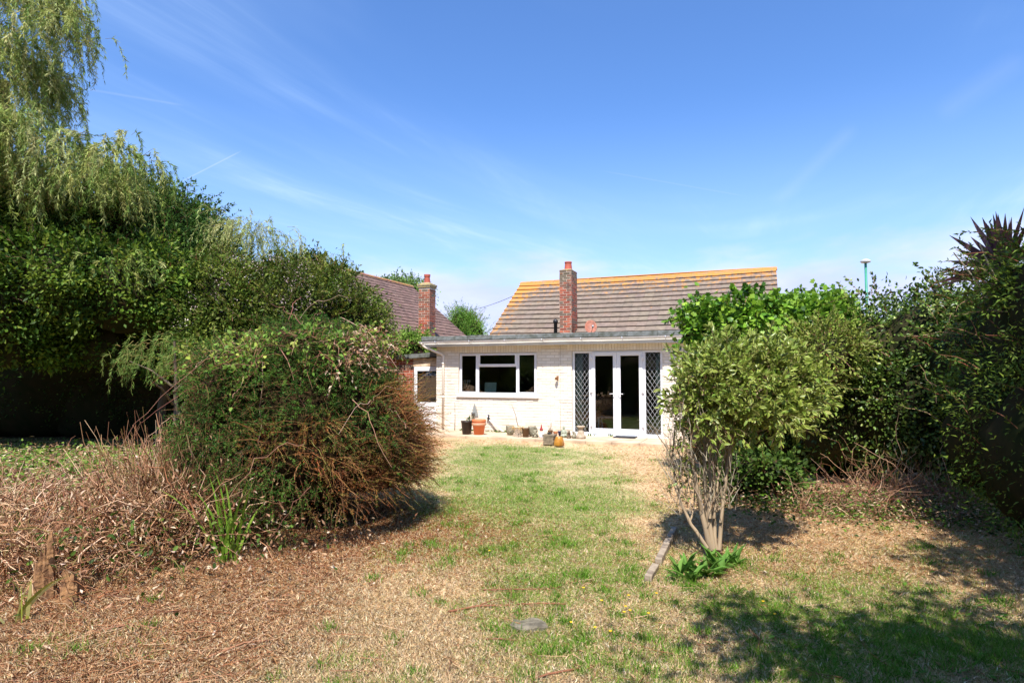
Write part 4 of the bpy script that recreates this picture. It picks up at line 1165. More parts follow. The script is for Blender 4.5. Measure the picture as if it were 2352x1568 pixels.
# things seen through the glass
def hthing(name,u,v,z,label,cat): return empty(name,HW(u,v,z),label,cat,rz=-TH)
for i,(px,lab) in enumerate(((1058+15,'left of two terracotta utensil jars on the sill inside the window'),(1078,'right hand terracotta utensil jar inside the window holding a wooden spoon'))):
    u=HP(px-4,899,.2)[0]; e=hthing('utensil_jar',u,.2,1.051,lab,'utensil jar')
    mb=MB(); mb.lathe([(.045,0),(.055,.11),(.05,.11),(.045,.02)],16,(0,0,0)); mb.build('jar',M_terra,e)
    rr=random.Random(i)
    for k in range(4):
        x=rr.uniform(-.11,.11); mb=MB(); mb.tube([(0,0,.02),(x*.6,0,.18),(x,.0,.30)],.006,6); mb.ball((x,0,.31),(.018,.008,.028)); mb.build('utensil',simple('utensil_%d'%(i*4+k),lin(196,160,116) if k%2 else (.5,.5,.48),.5),e)
u=HP(1126,890,.25)[0]; mb=MB(); mb.box(-.17,-.01,0,.17,.012,.27); o=mb.build('chopping_board',simple('mint_board',lin(186,208,200),.4),None,bevel=.02,segs=3); o.location=HW(u,.25,1.051); o.rotation_euler=(R(-8),0,-TH); tag(o,'pale mint green board leaning inside the kitchen window','board')
for (a,b_,lab) in ((DU0+.04,DU0+.22,'pale net curtain hanging inside the left leaded side light'),(DU1-.18,DU1-.05,'narrow strip of pale curtain inside the right leaded side light')):
    mb=MB(); vs=[]; n=40
    for k in range(n+1):
        uu=a+(b_-a)*k/n
        for zz in (.08,2.08):
            vs.append((uu+(.05*math.sin(zz)*0),.22+.018*math.sin(k*1.1),zz))
    mb.add(vs,[(2*k,2*k+2,2*k+3,2*k+1) for k in range(n)],True); o=mb.build('curtain',M_curt); 
    o.modifiers.new('s','SOLIDIFY').thickness=.003
    mb.v=None; o.location=O; house_rot(o); tag(o,lab,'curtain')
u=HP(1396,990,.7)[0]; e=hthing('side_table',u,.75,.02,'low white table behind the glass of the left french door','table')
mb=MB(); mb.box(-.22,-.2,.42,.22,.2,.44); mb.build('table_top',M_white,e)
for sx in (-.2,.2):
    for sy in (-.18,.18): mb=MB(); mb.box(sx-.015,sy-.015,0,sx+.015,sy+.015,.42); mb.build('leg',M_white,e)

# ------------------------------------------------------------------ street lamp and overhead wire
lp=P(1991,700,26); lx,ly=lp.x,lp.y; lz=P(1988,602,26).z
SLm=empty('street_lamp',(lx,ly,0),'tall green street lamp with shallow domed head rising beyond the right hedge','street lamp')
M_green=simple('green_paint',lin(60,140,116),.4)
mb=MB(); mb.lathe([(.10,0),(.10,1.2),(.06,1.3),(.050,lz-.05)],14); mb.build('post',M_green,SLm)
mb=MB(); mb.lathe([(.07,-.05),(.18,-.02),(.21,.02),(.19,.07),(.11,.12),(.04,.145),(.001,.15)],22,(0,0,lz)); mb.build('lamp_head',simple('lamp_grey',(.55,.56,.55),.4,col2=(.3,.3,.3),scale=3),SLm)
a=P(1075,713,30); b_=P(1180,679,23.0)
pts=[]
for k in range(13):
    t=k/12; q=a*(1-t)+b_*t; q.z-=.25*4*t*(1-t)*.3; pts.append(q-a)
mb=MB(); mb.tube(pts,.010,4); o=mb.build('overhead_wire',simple('wire',(.06,.06,.06),.6)); o.location=a; tag(o,'thin overhead wire running down from the bungalow roof to the tree behind','wire')

#VEGETATION
def pb(px, py, D, rx, ry, rd=None):
    c = P(px, py, D); s = D/1400
    return (c.x, c.y, c.z, rx*s, (rd if rd else rx*s*.9), ry*s)
def veg(name, px, py, D, label, cat, group=None):
    c = P(px, py, D); return empty(name, (c.x, c.y, 0), label, cat, group)
def simple_trunk(e, base, top, r, name='trunk', col=lin(96,84,68), forks=3, seed=0, fl=.4):
    rr = random.Random(seed); L_ = []
    b = Vector(base); t = Vector(top); m = b.lerp(t, .5)+Vector((rr.uniform(-.1,.1), rr.uniform(-.1,.1), 0))
    L_.append(([b, m, t], [r, r*.75, r*.4]))
    for k in range(forks):
        q = b.lerp(t, rr.uniform(.35,.7)); d = Vector((rr.uniform(-1,1), rr.uniform(-1,1), rr.uniform(.3,1)))*(t-b).length*fl
        L_.append(([q, q+d*.5+Vector((0,0,.05)), q+d], [r*.5, r*.35, r*.15]))
    return trunk_mesh(name, e, L_, col)

# ---- left boundary: willow
rs = np.random.RandomState(11)
e = veg('willow_tree', -60, 700, 13, 'tall weeping willow with pale drooping fronds at the upper left edge', 'tree')
Wl, Wt = [], []
def willow_group(cx, cy, rx, ry, D, n, L, leaves=58, size=.11, palette=PAL_WILLOW, dep=1.3, drp=.85, seed=0, out=.5):
    r2 = np.random.RandomState(seed)
    c = P(cx, cy, D); s = D/1400
    # strands spring from scattered boughs
    nb = max(4, n//14)
    bd = nrm(r2.normal(size=(nb,3))); bd[:,2] = np.abs(bd[:,2])*.9-.15
    bc = np.array(c)+bd*np.array([rx*s, dep, ry*s])*(r2.uniform(.55,1,(nb,1)))
    k = r2.choice(nb, n)
    P0 = bc[k]+r2.normal(size=(n,3))*np.array([.22,.22,.12])
    D0 = nrm(nrm(P0-np.array(c))*np.array([1,1,.6])+r2.normal(size=(n,3))*.5+UP*.35)
    l, t = strands(r2, P0, D0, L*r2.uniform(.45,1.15,n), drp*r2.uniform(.6,1.1,n), leaves, size, palette, T_LANCE, .15, K=8, twig_r=.0035, twig_pal=A((150,140,80),(140,120,70)), hang=True, spread=.55)
    return l, t
for i, a in enumerate(((-40,10,205,120,12,620,1.6), (-20,180,155,110,12,560,1.5), (30,320,140,80,11.7,480,1.3), (-60,420,200,110,11.5,320,1.3),
                       (170,420,110,60,11.6,220,1.1), (275,365,60,30,11.6,100,1.2), (180,90,20,14,11.6,24,.9), (255,600,36,14,11,36,.7))):
    l, t = willow_group(*a, seed=20+i); Wl.append(l); Wt.append(t)
l = leaf_clumps(rs, [pb(-80,150,13.4,190,200,1.2), pb(-60,380,13.2,190,150,1.2), pb(60,420,13,130,90,1.0)], 420, 46, .16, .085, A((96,118,60),(110,130,70),(80,102,50)), T_LANCE, .2, depth=.5, seed=3)
Wl.append(l)
add_mesh('crown', Wl, M_leaf, e); add_mesh('hanging_twigs', Wt, M_twig, e)
b0 = P(-60, 858, 13.6); simple_trunk(e, (b0.x, b0.y, 0), (b0.x+.4, b0.y, 8.2), .32, forks=5, seed=2, fl=.16)
# pale willow shoots over the hedge
e = veg('willow_shrub', 600, 560, 13.2, 'pale silvery willow shoots arching above the middle of the left hedge', 'shrub')
L1 = [willow_group(585,535,70,40,13.2,150,1.15,40,.09,A((168,180,124),(148,164,104),(188,194,150)),.5,.9,31), willow_group(650,585,45,25,13.2,60,.9,36,.085,PAL_WILLOW,.4,.9,32)]
add_mesh('crown', [a[0] for a in L1], M_leaf, e); add_mesh('stems', [a[1] for a in L1], M_twig, e)
e = veg('willow_shrub', 750, 620, 13.8, 'low yellow green willow shoots at the right shoulder of the left hedge', 'shrub')
L1 = [willow_group(745,618,62,26,13.8,150,.7,34,.085,A((160,170,96),(140,156,84),(176,182,120)),.5,.8,33), willow_group(690,600,30,15,13.5,40,.6,30,.08,PAL_WILLOW,.3,.8,34)]
add_mesh('crown', [a[0] for a in L1], M_leaf, e); add_mesh('stems', [a[1] for a in L1], M_twig, e)
# drooping sapling in front of the dark recess
e = veg('willow_sapling', 385, 860, 9, 'small drooping willow sapling in front of the dark hollow behind the clipped bush', 'shrub')
L1 = [willow_group(420,815,70,40,9.3,110,.6,34,.075,A((98,126,62),(116,138,74),(84,108,52)),.5,.85,35)]
add_mesh('crown', [a[0] for a in L1], M_leaf, e); add_mesh('stems', [a[1] for a in L1], M_twig, e)
c = P(400, 830, 9.1); simple_trunk(e, (c.x,c.y,0), (c.x,c.y,c.z+.3), .04, forks=4, seed=5)

# ---- left hedge masses
def hedge(name, label, cat, blobs, ncl, per, rc, size, palette, tmpl=T_KITE, asp=.55, noise=.20, seed=1, corefrac=.78, sprays=0, spL=.5, mat=None, low=-.7, wts=None, depth=.15, trunk=True, group=None, inner=None, spdroop=.25, edge=None):
    r2 = np.random.RandomState(seed)
    c = blobs[0]
    e = empty(name, (c[0], c[1], 0), label, cat, group)
    parts = [leaf_clumps(r2, blobs, ncl, per, rc, size, palette, tmpl, asp, noise, low, depth, wts, seed=seed, edge=edge)]
    tw = None
    if sprays:
        p, o = blob_samples(r2, blobs, sprays, noise, .0, seed)
        D0 = nrm(o*.8+UP*.5+r2.normal(size=p.shape)*.35)
        l, tw = strands(r2, p-o*.1, D0, spL*r2.uniform(.4,1.2,len(p)), spdroop, 16, size, palette, tmpl, asp, K=6, twig_r=.005, wts=wts, edge=edge)
        parts.append(l)
    add_mesh('foliage', parts, mat or M_leaf, e)
    if tw is not None: add_mesh('shoots', [tw], M_twig, e)
    if corefrac: core_mesh(r2, 'dark_core', blobs, corefrac, e, inner)
    return e
hedge('elder_tree', 'dark green elder tree with toothed leafy tips rising between willow and hedge', 'tree',
      [pb(400,570,14,105,125,1.3), pb(300,520,13.6,100,110,1.2), pb(450,620,13.8,80,110,1.1), pb(200,540,13.4,120,110,1.1)], 1500, 36, .15, .10, PAL_ELDER, T_LANCE, .38, .25, 41, .72, 420, .8)
c = P(385,440,13.6); e = [o for o in COL.objects if o.name.startswith('elder_tree')][0]
simple_trunk(e, (c.x,c.y,0), (c.x+.2,c.y,3.6), .10, forks=1, seed=9)
hedge('hedge_shrub', 'dense yellow green privet mass overhanging the dark hollow at the far left', 'hedge',
      [pb(150,650,11.8,190,120,1.1), pb(-60,700,11.5,190,150,1.1), pb(300,680,12,150,120,1.1), pb(60,560,12.2,150,90,1.0), pb(-150,560,12,180,160,1.), pb(40,800,12.0,90,60,.6), pb(240,790,12.4,80,70,.6), pb(360,810,12.6,70,60,.5)], 2700, 26, .12, .095, dim(A((78,112,42),(58,88,34),(100,132,50),(128,150,60)),.78), T_KITE, .55, .24, 42, .74, 420, .6)
hedge('hedge_backdrop', 'deep dark green hedge at the back of the shaded hollow on the left', 'hedge',
      [pb(-250,800,15.2,330,230,1.2), pb(100,800,15.4,300,230,1.2), pb(420,800,15.4,260,220,1.2), pb(250,890,15.4,190,150,.9), pb(-60,890,15.3,190,150,.9), pb(500,890,15.6,180,150,.9), pb(370,900,15.2,150,130,.7)], 1500, 24, .16, .07, PAL_DARK, T_KITE, .6, .1, 43, .9)
FL = A((186,166,158),(170,146,144),(200,184,176))
e = hedge('flowering_shrub', 'broad rounded shrub dotted with faded lilac flower heads left of the neighbouring house', 'shrub',
      [pb(650,760,13,185,165,1.5), pb(790,745,13.6,92,120,1.1), pb(500,730,12.6,150,140,1.4), pb(820,800,13.2,62,90,.9), pb(560,830,12,170,110,1.)], 2900, 30, .12, .075, PAL_HEDGE, T_KITE, .5, .22, 44, .74, 620, .5)
r2 = np.random.RandomState(5)
fc = leaf_clumps(r2, [pb(650,758,13,188,168,1.55), pb(500,728,12.6,153,143,1.45), pb(700,720,13,150,120,1.4)], 330, 16, .055, .028, FL, T_KITE, .8, .17, -.2, .02, seed=44)
add_mesh('flower_heads', [fc], M_dry, e)
# vine by the lean-to, trees beyond the roofs
hedge('climbing_vine', 'light green climber growing between the lean to roof and the red brick chimney', 'climber',
      [pb(935,788,17.9,52,24,.4), pb(900,806,17.8,45,30,.5), pb(975,788,18.2,22,16,.3)], 260, 30, .09, .075, A((126,158,72),(104,140,58),(150,178,96)), T_OVAL, .55, .25, 45, .7, 70, .6)
e = hedge('conifer_tree', 'bright green bushy evergreen beyond the gap between the two houses', 'tree',
      [pb(1058,752,27,34,42,.8), pb(1085,765,27,30,32,.8), pb(1040,775,27,28,32,.7), pb(1072,780,27,45,30,.8)], 620, 46, .13, .09, A((98,140,58),(80,122,50),(120,156,72)), T_LANCE, .25, .16, 46, .8, 160, .7, spdroop=0)
simple_trunk(e, (e.location.x,e.location.y,0), (e.location.x,e.location.y,2.8), .12)
e = hedge('ash_tree', 'distant green tree crown peeping over the neighbouring ridge', 'tree', [pb(930,668,36,46,26,1.2), pb(900,680,36,40,30,1.2), pb(955,680,36,25,25,1.)], 330, 40, .22, .16, A((120,146,96),(100,130,78)), T_KITE, .5, .2, 47, .75, 60, .8)
simple_trunk(e, (e.location.x,e.location.y,0), (e.location.x,e.location.y,5.0), .2)

# ---- big clipped yew with dead side
rs = np.random.RandomState(15)
YB = [pb(722,1030,6.35,244,262,1.2), pb(850,1062,6.9,140,165,1.0), pb(560,975,6.3,128,185,.9), pb(735,850,6.7,150,128,1.0)]
cY = P(735,1010,6.6)
e = empty('yew_bush', (cY.x,cY.y,0), 'large rounded yew bush, green on top and dead rusty brown on its lower right side', 'bush')
p, o = blob_samples(rs, YB, 8600, .11, -.75, 15)
skirt = lambda p: p[:,2] > .07+.30*np.clip((p[:,0]-cY.x+.6)/1.6,0,1)+.12*(fbm(p[:,0]*3,p[:,1]*3,2)-.5)
k_ = skirt(p); p, o = p[k_], o[k_]
def brownness(p):
    # dead patches: right hand lower side and the skirt
    a = (p[:,0]-cY.x)/1.3; z = (p[:,2])/2.1
    n_ = fbm(p[:,0]*2.3+3, p[:,2]*2.3+p[:,1]*1.5, 12)
    v = a*.80 + (.47-z)*1.20 + (n_-.5)*2.2 - .10
    return v
br = brownness(p)
p = p-o*(np.clip((.50-fbm(p[:,0]*3.2+p[:,1],p[:,2]*3.4+p[:,1],33,3))*7,0,1)*.22)[:,None]
def yew_strands(sel, palette, L, nl, seed, size=.024, asp=.30, dro=.3, wts=None):
    r2 = np.random.RandomState(seed)
    D0 = nrm(o[sel]*.75+r2.normal(size=(sel.sum(),3))*.55+UP*.15)
    return strands(r2, p[sel]-o[sel]*.10, D0, L*r2.uniform(.5,1.3,sel.sum()), dro, nl, size, palette, T_KITE, asp, K=4, twig_r=.0028, wts=wts, spread=1.0, twig_pal=A((120,84,56),(100,70,46)))
g1,t1 = yew_strands(br<.25, A((60,100,44),(76,118,52),(94,134,58),(50,86,38)), .20, 32, 1, wts=[.3,.3,.25,.15])
g2,t2 = yew_strands((br>=.25)&(br<.62), A((112,116,48),(84,98,40),(130,106,52),(126,84,42)), .21, 17, 2)
g3,t3 = yew_strands(br>=.62, PAL_BROWN, .22, 9, 3, .02)
# second inner layer
p, o = blob_samples(rs, [tuple(list(b[:3])+[q*.9 for q in b[3:]]) for b in YB], 4200, .11, -.75, 15); k_ = skirt(p); p, o = p[k_], o[k_]; br = brownness(p)
g4,t4 = yew_strands(br<.4, A((50,78,34),(62,92,40)), .22, 20, 4); g5,t5 = yew_strands(br>=.4, PAL_BROWN, .22, 8, 5, .02)
add_mesh('green_foliage', [g1,g4,g2], M_leaf, e); add_mesh('dead_foliage', [g3,g5], M_dry, e)
# long bare twigs on the dead side
p, o = blob_samples(rs, YB, 5200, .10, -.8, 16); k_ = skirt(p); p, o = p[k_], o[k_]; br = brownness(p); sel = (br > .34) & (p[:,0] > cY.x-.75)
ps, os_ = p[sel], o[sel]; n = len(ps)
D0 = nrm(os_*.55+rs.normal(size=(n,3))*.38+np.array([.30,-.1,.22])*(ps[:,0:1] > cY.x-.3))
_, t6 = strands(rs, ps-os_*.22, D0, rs.uniform(.15,.42,n), .2, 0, .02, PAL_TWIG, twig_r=.0038, K=6, twig_pal=A((154,96,56),(126,78,46),(176,124,80),(108,66,40),(128,124,62)))
l7, t7 = strands(rs, ps[::2]-os_[::2]*.1, D0[::2], rs.uniform(.2,.42,len(ps[::2])), .2, 12, .022, A((134,128,62),(150,102,54),(108,112,50)), T_KITE, .3, twig_r=.003, K=5, twig_pal=A((140,100,56)))
add_mesh('dead_twigs', [t3,t5,t6,t7,t2], M_twig, e); add_mesh('green_twigs', [t1,t4], M_twig, e); add_mesh('fading_sprays', [l7], M_dry, e)
core_mesh(rs, 'dark_core', [(b[0]-.08,b[1]+.1,b[2]+.16,b[3]*.95,b[4],b[5]*.86) for b in YB], .74, e, simple('yew_inside', lin(48,38,24), .95, spec=.05))  # filler core, its dark colour gives the bush a shaded inside
L_=[]
for k in range(7):
    a = k*.9; b0 = Vector((cY.x+.15*math.cos(a), cY.y+.1+.15*math.sin(a), 0)); L_.append(([b0, b0+Vector((.15*math.cos(a),.15*math.sin(a),.4)), b0+Vector((.3*math.cos(a),.3*math.sin(a),1.1))],[.05,.035,.02]))
trunk_mesh('stem', e, L_, lin(110,80,60))
# bramble growing over its crown
e = empty('bramble', (cY.x-.3,cY.y-.7,0), 'leafy bramble with broad pale green leaves scrambling over the top of the yew bush', 'bramble')
rs = np.random.RandomState(17)
BB = [pb(700,870,6.0,150,110,.7), pb(560,850,6.2,110,70,.6), pb(830,840,6.4,100,75,.5)]
p, o = blob_samples(rs, BB, 1100, .1, .05, 18); keep = (fbm(p[:,0]*2.4, p[:,2]*2.4, 21) > .50); p, o = p[keep], o[keep]
lv, tw = strands(rs, p-o*.05, nrm(o*.5+rs.normal(size=p.shape)*.7), rs.uniform(.15,.4,len(p)), .3, 5, .048, A((108,144,64),(92,128,54),(128,158,76),(150,166,84)), T_OVAL, .72, K=5, twig_r=.003, spread=1.)
p2, o2 = blob_samples(rs, [pb(840,800,6.4,80,40,.5), pb(820,850,6.1,60,50,.5)], 170, .1, -.2, 19)
dl_, dt = strands(rs, p2, nrm(rs.normal(size=p2.shape)), rs.uniform(.1,.3,len(p2)), .3, 5, .04, A((176,148,120),(198,176,150),(150,116,88)), T_KITE, .5, K=4, twig_r=.003)
add_mesh('leaves', [lv], M_leaf, e); add_mesh('withered_leaves', [dl_], M_dry, e)
rsb = np.random.RandomState(4); pb_, ob_ = blob_samples(rsb, YB, 60, .05, -.2, 30)
_, ct = strands(rsb, pb_, nrm(rsb.normal(size=pb_.shape)*.9+UP*.25), rsb.uniform(.4,1.0,len(pb_)), .5, 0, .02, PAL_TWIG, K=9, twig_r=.0045, twig_pal=A((160,116,96),(184,150,128),(140,92,80)))
add_mesh('canes', [tw,dt,ct], M_twig, e)

# ---- dead bramble thicket on the left
rs = np.random.RandomState(19)
e = empty('dead_thicket', (-2.95,5.5,0), 'tangled thicket of dry reddish brown bramble canes left of the yew bush', 'thicket')
def canes(n, xr, yr, L, up, droop, r, K=7, zr=(0,.02), bias=(0,0,0), wob=.05, palette=PAL_TWIG):
    P0 = np.stack([rs.uniform(*xr,n), rs.uniform(*yr,n), rs.uniform(*zr,n)],1); P0[:,2] += g_height(P0[:,0],P0[:,1])
    D0 = nrm(rs.normal(size=(n,3))*.5+UP*up+np.array(bias))
    Ls = rs.uniform(*L,n)
    t = np.linspace(0,1,K)[None,:,None]
    wig = np.cumsum(rs.normal(size=(n,K,3))*wob*Ls[:,None,None],1)*.5; wig[:,0] = 0
    pa = P0[:,None,:]+D0[:,None,:]*Ls[:,None,None]*t-UP*(Ls[:,None,None]*(droop*rs.uniform(.3,1.2,(n,1,1)))*t**2)+wig
    pa[:,:,2] = np.maximum(pa[:,:,2], .012)
    rad = np.linspace(1,.4,K)[None,:]*r*rs.uniform(.6,1.3,(n,1))
    return tubes(pa, rad, pal(rs, n, palette, None, .3))
def canes_at(n, cx, cy, sx, sy, *a, **k):
    return canes(n, (cx-sx,cx+sx), (cy-sy,cy+sy), *a, **k)
TH = A((204,172,138),(168,126,92),(140,100,72),(104,70,50),(186,146,112),(142,96,62),(122,108,62))
parts = [canes_at(460,-2.85,5.8,.45,.5,(.5,1.1),1.1,.25,.0056,bias=(.12,0,0),palette=TH),
         canes_at(90,-2.7,5.55,.25,.25,(.4,.8),.9,.3,.0045,bias=(.1,-.1,0),palette=TH),
         canes_at(760,-3.1,5.75,.42,.35,(.65,1.2),1.5,.12,.0052,bias=(.1,0,0),palette=TH),
         canes_at(460,-3.0,5.3,.6,.5,(.35,.8),.5,.35,.0054,zr=(0,.45),wob=.09,palette=TH),
         canes_at(520,-3.9,4.9,.9,.5,(.3,.7),.45,.35,.0054,zr=(0,.3),wob=.09,palette=TH),
         canes_at(280,-3.7,5.6,1.2,.7,(.3,.75),.5,.3,.0045,zr=(0,.25),wob=.08,palette=TH),
         canes_at(200,-3.3,4.5,.6,.4,(.25,.5),.25,.3,.004,zr=(0,.15),wob=.08,palette=TH)]
add_mesh('canes', parts, M_twig, e)
n=3200
q = np.stack([rs.normal(-3.1,.75,n), rs.normal(5.3,.55,n), np.abs(rs.normal(.0,.38,n))],1); q[:,2]=np.minimum(q[:,2], .15+.9*np.exp(-((q[:,0]+2.7)/.8)**2))
dl_ = place(T_KITE, q, rs.normal(size=(n,3)), rs.normal(size=(n,3))+UP, .055*rs.uniform(.5,1.2,n), .018, pal(rs,n,A((168,132,100),(140,104,76),(196,172,146),(124,84,60))))
m_=700; q = np.stack([rs.normal(-3.0,.6,m_), rs.normal(5.1,.45,m_), rs.uniform(.02,.45,m_)],1)
gl_ = place(T_OVAL, q, rs.normal(size=(m_,3)), rs.normal(size=(m_,3))*.6+UP, .05, .03, pal(rs,m_,PAL_BRAMBLE))
add_mesh('dead_leaves', [dl_], M_dry, e); add_mesh('green_leaves', [gl_], M_leaf, e)

# stumps
def stump(px, py, h, r, label, seed):
    g_ = G(px,py); e = empty('tree_stump', g_, label, 'stump'); rr = random.Random(seed)
    mb = MB(); n_=22; vs=[]; fs=[]; prof=[(1.25,0),(1.0,.25),(.92,.6),(.85,.85),(.75,1.0)]
    for i,(q,z) in enumerate(prof):
        for k in range(n_):
            a=2*math.pi*k/n_; jag=1+.22*math.sin(3*a+seed)+.12*math.sin(7*a+i*.3)+rr.uniform(-.09,.09)
            top = (math.sin(a+seed)*.26+rr.uniform(-.16,.16)) if i>=3 else 0
            vs.append((q*r*jag*math.cos(a), q*r*jag*math.sin(a), h*(z+top*(.5 if i==3 else 1))))
    vs.append((0,0,h*.8))
    for i in range(len(prof)-1):
        for k in range(n_): k2=(k+1)%n_; fs.append((i*n_+k,i*n_+k2,(i+1)*n_+k2,(i+1)*n_+k))
    for k in range(n_): fs.append(((len(prof)-1)*n_+k,(len(prof)-1)*n_+(k+1)%n_,len(vs)-1))
    mb.add(vs,fs,False)
    mb.build('wood', simple('stump_wood_%d'%seed, lin(158,118,78), .9, col2=lin(96,66,44), scale=16, bump=1.0), e)
    return e
stump(98,1375,.34,.055,'broken pale topped tree stump at the lower left among the cut canes',1)
stump(165,1380,.17,.06,'lower dark reddish stump right of the pale topped stump',4)
# sword leaved plants
def sword(name, px, py, n, L, label, palette, seed, w=.022, spread=.28):
    r2=np.random.RandomState(seed); g_=G(px,py); e=empty(name,g_,label,'plant')
    b=np.array(g_)+np.stack([r2.normal(size=n)*.04,r2.normal(size=n)*.04,np.zeros(n)],1)
    parts=[]
    d=nrm(r2.normal(size=(n,3))*np.array([spread,spread,0])+UP); Ls=L*r2.uniform(.55,1.1,n)
    K=6; t=np.linspace(0,1,K)
    side=nrm(np.cross(d, r2.normal(size=(n,3))))
    cen=b[:,None,:]+d[:,None,:]*Ls[:,None,None]*t[None,:,None]+(d*np.array([1,1,0]))[:,None,:]*Ls[:,None,None]*(t**2)[None,:,None]*.5-UP*(Ls[:,None,None]*.18*(t**3)[None,:,None])
    ww=w*np.array([.8,1,1,.85,.55,.04])
    V=np.concatenate([cen-side[:,None,:]*ww[None,:,None]/2, cen+side[:,None,:]*ww[None,:,None]/2],1).reshape(-1,3)
    F=[]
    for i in range(n):
        o_=i*2*K
        for j in range(K-1): F += [(o_+j,o_+j+1,o_+K+j+1),(o_+j,o_+K+j+1,o_+K+j)]
    C=np.repeat(pal(r2,n,palette),2*K,0)
    add_mesh('blades',[(V,np.array(F),C)],M_leaf,e); return e
sword('sword_leaf_plant',522,1296,20,.85,'clump of upright bright green sword shaped leaves in front of the yew bush',A((120,160,62),(138,174,78)),3,.022,.13)
sword('sword_leaf_plant',48,1425,9,.36,'yellowing strap leaved plant by the stump at the lower left corner',A((170,176,86),(196,190,120)),4,.022,.25)

# ---- right side: ivy mound, bramble hedge, privet
rs = np.random.RandomState(23)
e = hedge('ivy_mound', 'bright glossy ivy mound spilling over the fence in front of the bungalow corner', 'ivy',
      [pb(1700,742,9.2,128,66,.8), pb(1850,752,9.6,115,62,.8), pb(1635,757,9.0,68,58,.5), pb(1600,765,9.0,32,40,.3), pb(1770,765,9.2,80,60,.5), pb(1780,800,10,150,60,.9), pb(1900,730,9.7,60,45,.6)], 2100, 20, .10, .078, A((94,136,44),(116,156,54),(70,110,36),(138,174,68)), T_IVY, .95, .14, 51, .66, 120, .35, M_leaf_gloss)
hedge('hedge_shrub', 'dark shaded hedge beneath the ivy mound behind the variegated shrub', 'hedge',
      [pb(1760,930,10,170,180,.9), pb(1640,1000,9.6,60,80,.5), pb(1900,960,9.8,150,170,.9)], 1100, 26, .12, .07, PAL_DARK, T_KITE, .65, .12, 52, .86)
hedge('bramble_hedge', 'tall bramble covered hedge with arching shoots right of the variegated shrub', 'hedge',
      [pb(1990,850,9,140,155,.9), pb(2110,800,8.6,120,125,.8), pb(2060,940,8.6,150,150,.8), pb(1930,980,8.9,120,120,.7), pb(2190,900,8.2,100,200,.8), pb(2110,1010,8.5,110,100,.7), pb(2230,1010,7.9,100,130,.7), pb(2290,1000,8.3,120,150,.8), pb(2230,850,7.6,90,150,.7), pb(2210,760,8.4,110,110,.8)], 2300, 24, .11, .06, PAL_BRAMBLE+A((134,150,84)), T_OVAL, .62, .22, 53, .76, 340, .55, M_leaf_gloss)
# arching shoots on its top
e = veg('bramble_shoot', 1960, 700, 8.9, 'long thin bramble shoots arching against the sky on top of the right hedge', 'bramble')
def arch(pts, D, n=34, size=.06, seed=1):
    r2=np.random.RandomState(seed); q=np.array([tuple(P(x,y,D)) for x,y in pts]); k=16; s=np.linspace(0,len(q)-1,k); i=np.minimum(s.astype(int),len(q)-2); f=(s-i)[:,None]
    pa=(q[i]*(1-f)+q[i+1]*f)[None]
    tw=tubes(pa, np.linspace(.007,.003,k)[None], np.array([lin(110,90,60)]))
    j=r2.randint(0,k-1,n); pos=pa[0][j]+(pa[0][j+1]-pa[0][j])*r2.uniform(0,1,(n,1))
    return place(T_OVAL,pos,r2.normal(size=(n,3))+np.array([0,0,.3]),r2.normal(size=(n,3))*.5+UP,size,size*.6,pal(r2,n,PAL_BRAMBLE)), tw
AR=[arch([(2090,720),(2060,690),(2010,672),(1960,675),(1920,690),(1870,705)],8.9,seed=1), arch([(2000,760),(1990,735),(1975,715),(1945,705)],8.8,14,seed=2),
    arch([(2130,720),(2150,690),(2145,668),(2160,655)],8.6,22,seed=3), arch([(2180,760),(2190,720),(2175,680)],8.4,22,seed=4), arch([(1845,700),(1835,680),(1838,662)],9.6,14,.08,seed=5)]
add_mesh('leaves',[a[0] for a in AR],M_leaf,e); add_mesh('canes',[a[1] for a in AR],M_twig,e)
e = hedge('privet_hedge', 'tall overgrown privet hedge filling the right edge with deep shade at its foot', 'hedge',
      [pb(2340,800,6.1,115,165,.8), pb(2300,980,6.0,110,220,.8), pb(2420,800,5.6,150,260,.9), pb(2430,1050,5.2,140,260,.9), pb(2480,700,5.0,120,200,.8), (4.85,3.4,1.6,.85,1.3,1.7), (5.0,1.7,1.8,.9,1.3,1.9)], 3200, 26, .09, .052, PAL_PRIVET, T_LANCE, .36, .22, 54, .76, 420, .5, low=-.9)
L_=[]
for (a,b_,r_) in (((2300,760),(2340,900),.022),((2250,560),(2320,740),.012),((2190,580),(2290,720),.010),((2330,900),(2360,1050),.03)):
    L_.append(([P(*b_,5.9),P((a[0]+b_[0])/2+6,(a[1]+b_[1])/2,5.8),P(*a,5.8)],[r_,r_*.8,r_*.5]))
trunk_mesh('branch', e, L_, lin(176,164,140))
sp=[]; r2=np.random.RandomState(3)
P0=np.array([tuple(P(*q)) for q in [(2260,640,5.9),(2240,620,5.9),(2290,620,5.9),(2330,600,5.8),(2280,660,5.8),(2345,560,5.8),(2300,700,5.7),(2250,690,5.8)]*7]); P0+=r2.normal(size=P0.shape)*.09
l,t=strands(r2,P0,nrm(r2.normal(size=P0.shape)*.6+np.array([-.5,0,.5])),r2.uniform(.25,.5,len(P0)),.25,26,.045,PAL_PRIVET,T_LANCE,.36,twig_r=.004)
add_mesh('leafy_sprays',[l],M_leaf,e); add_mesh('spray_twigs',[t],M_twig,e)
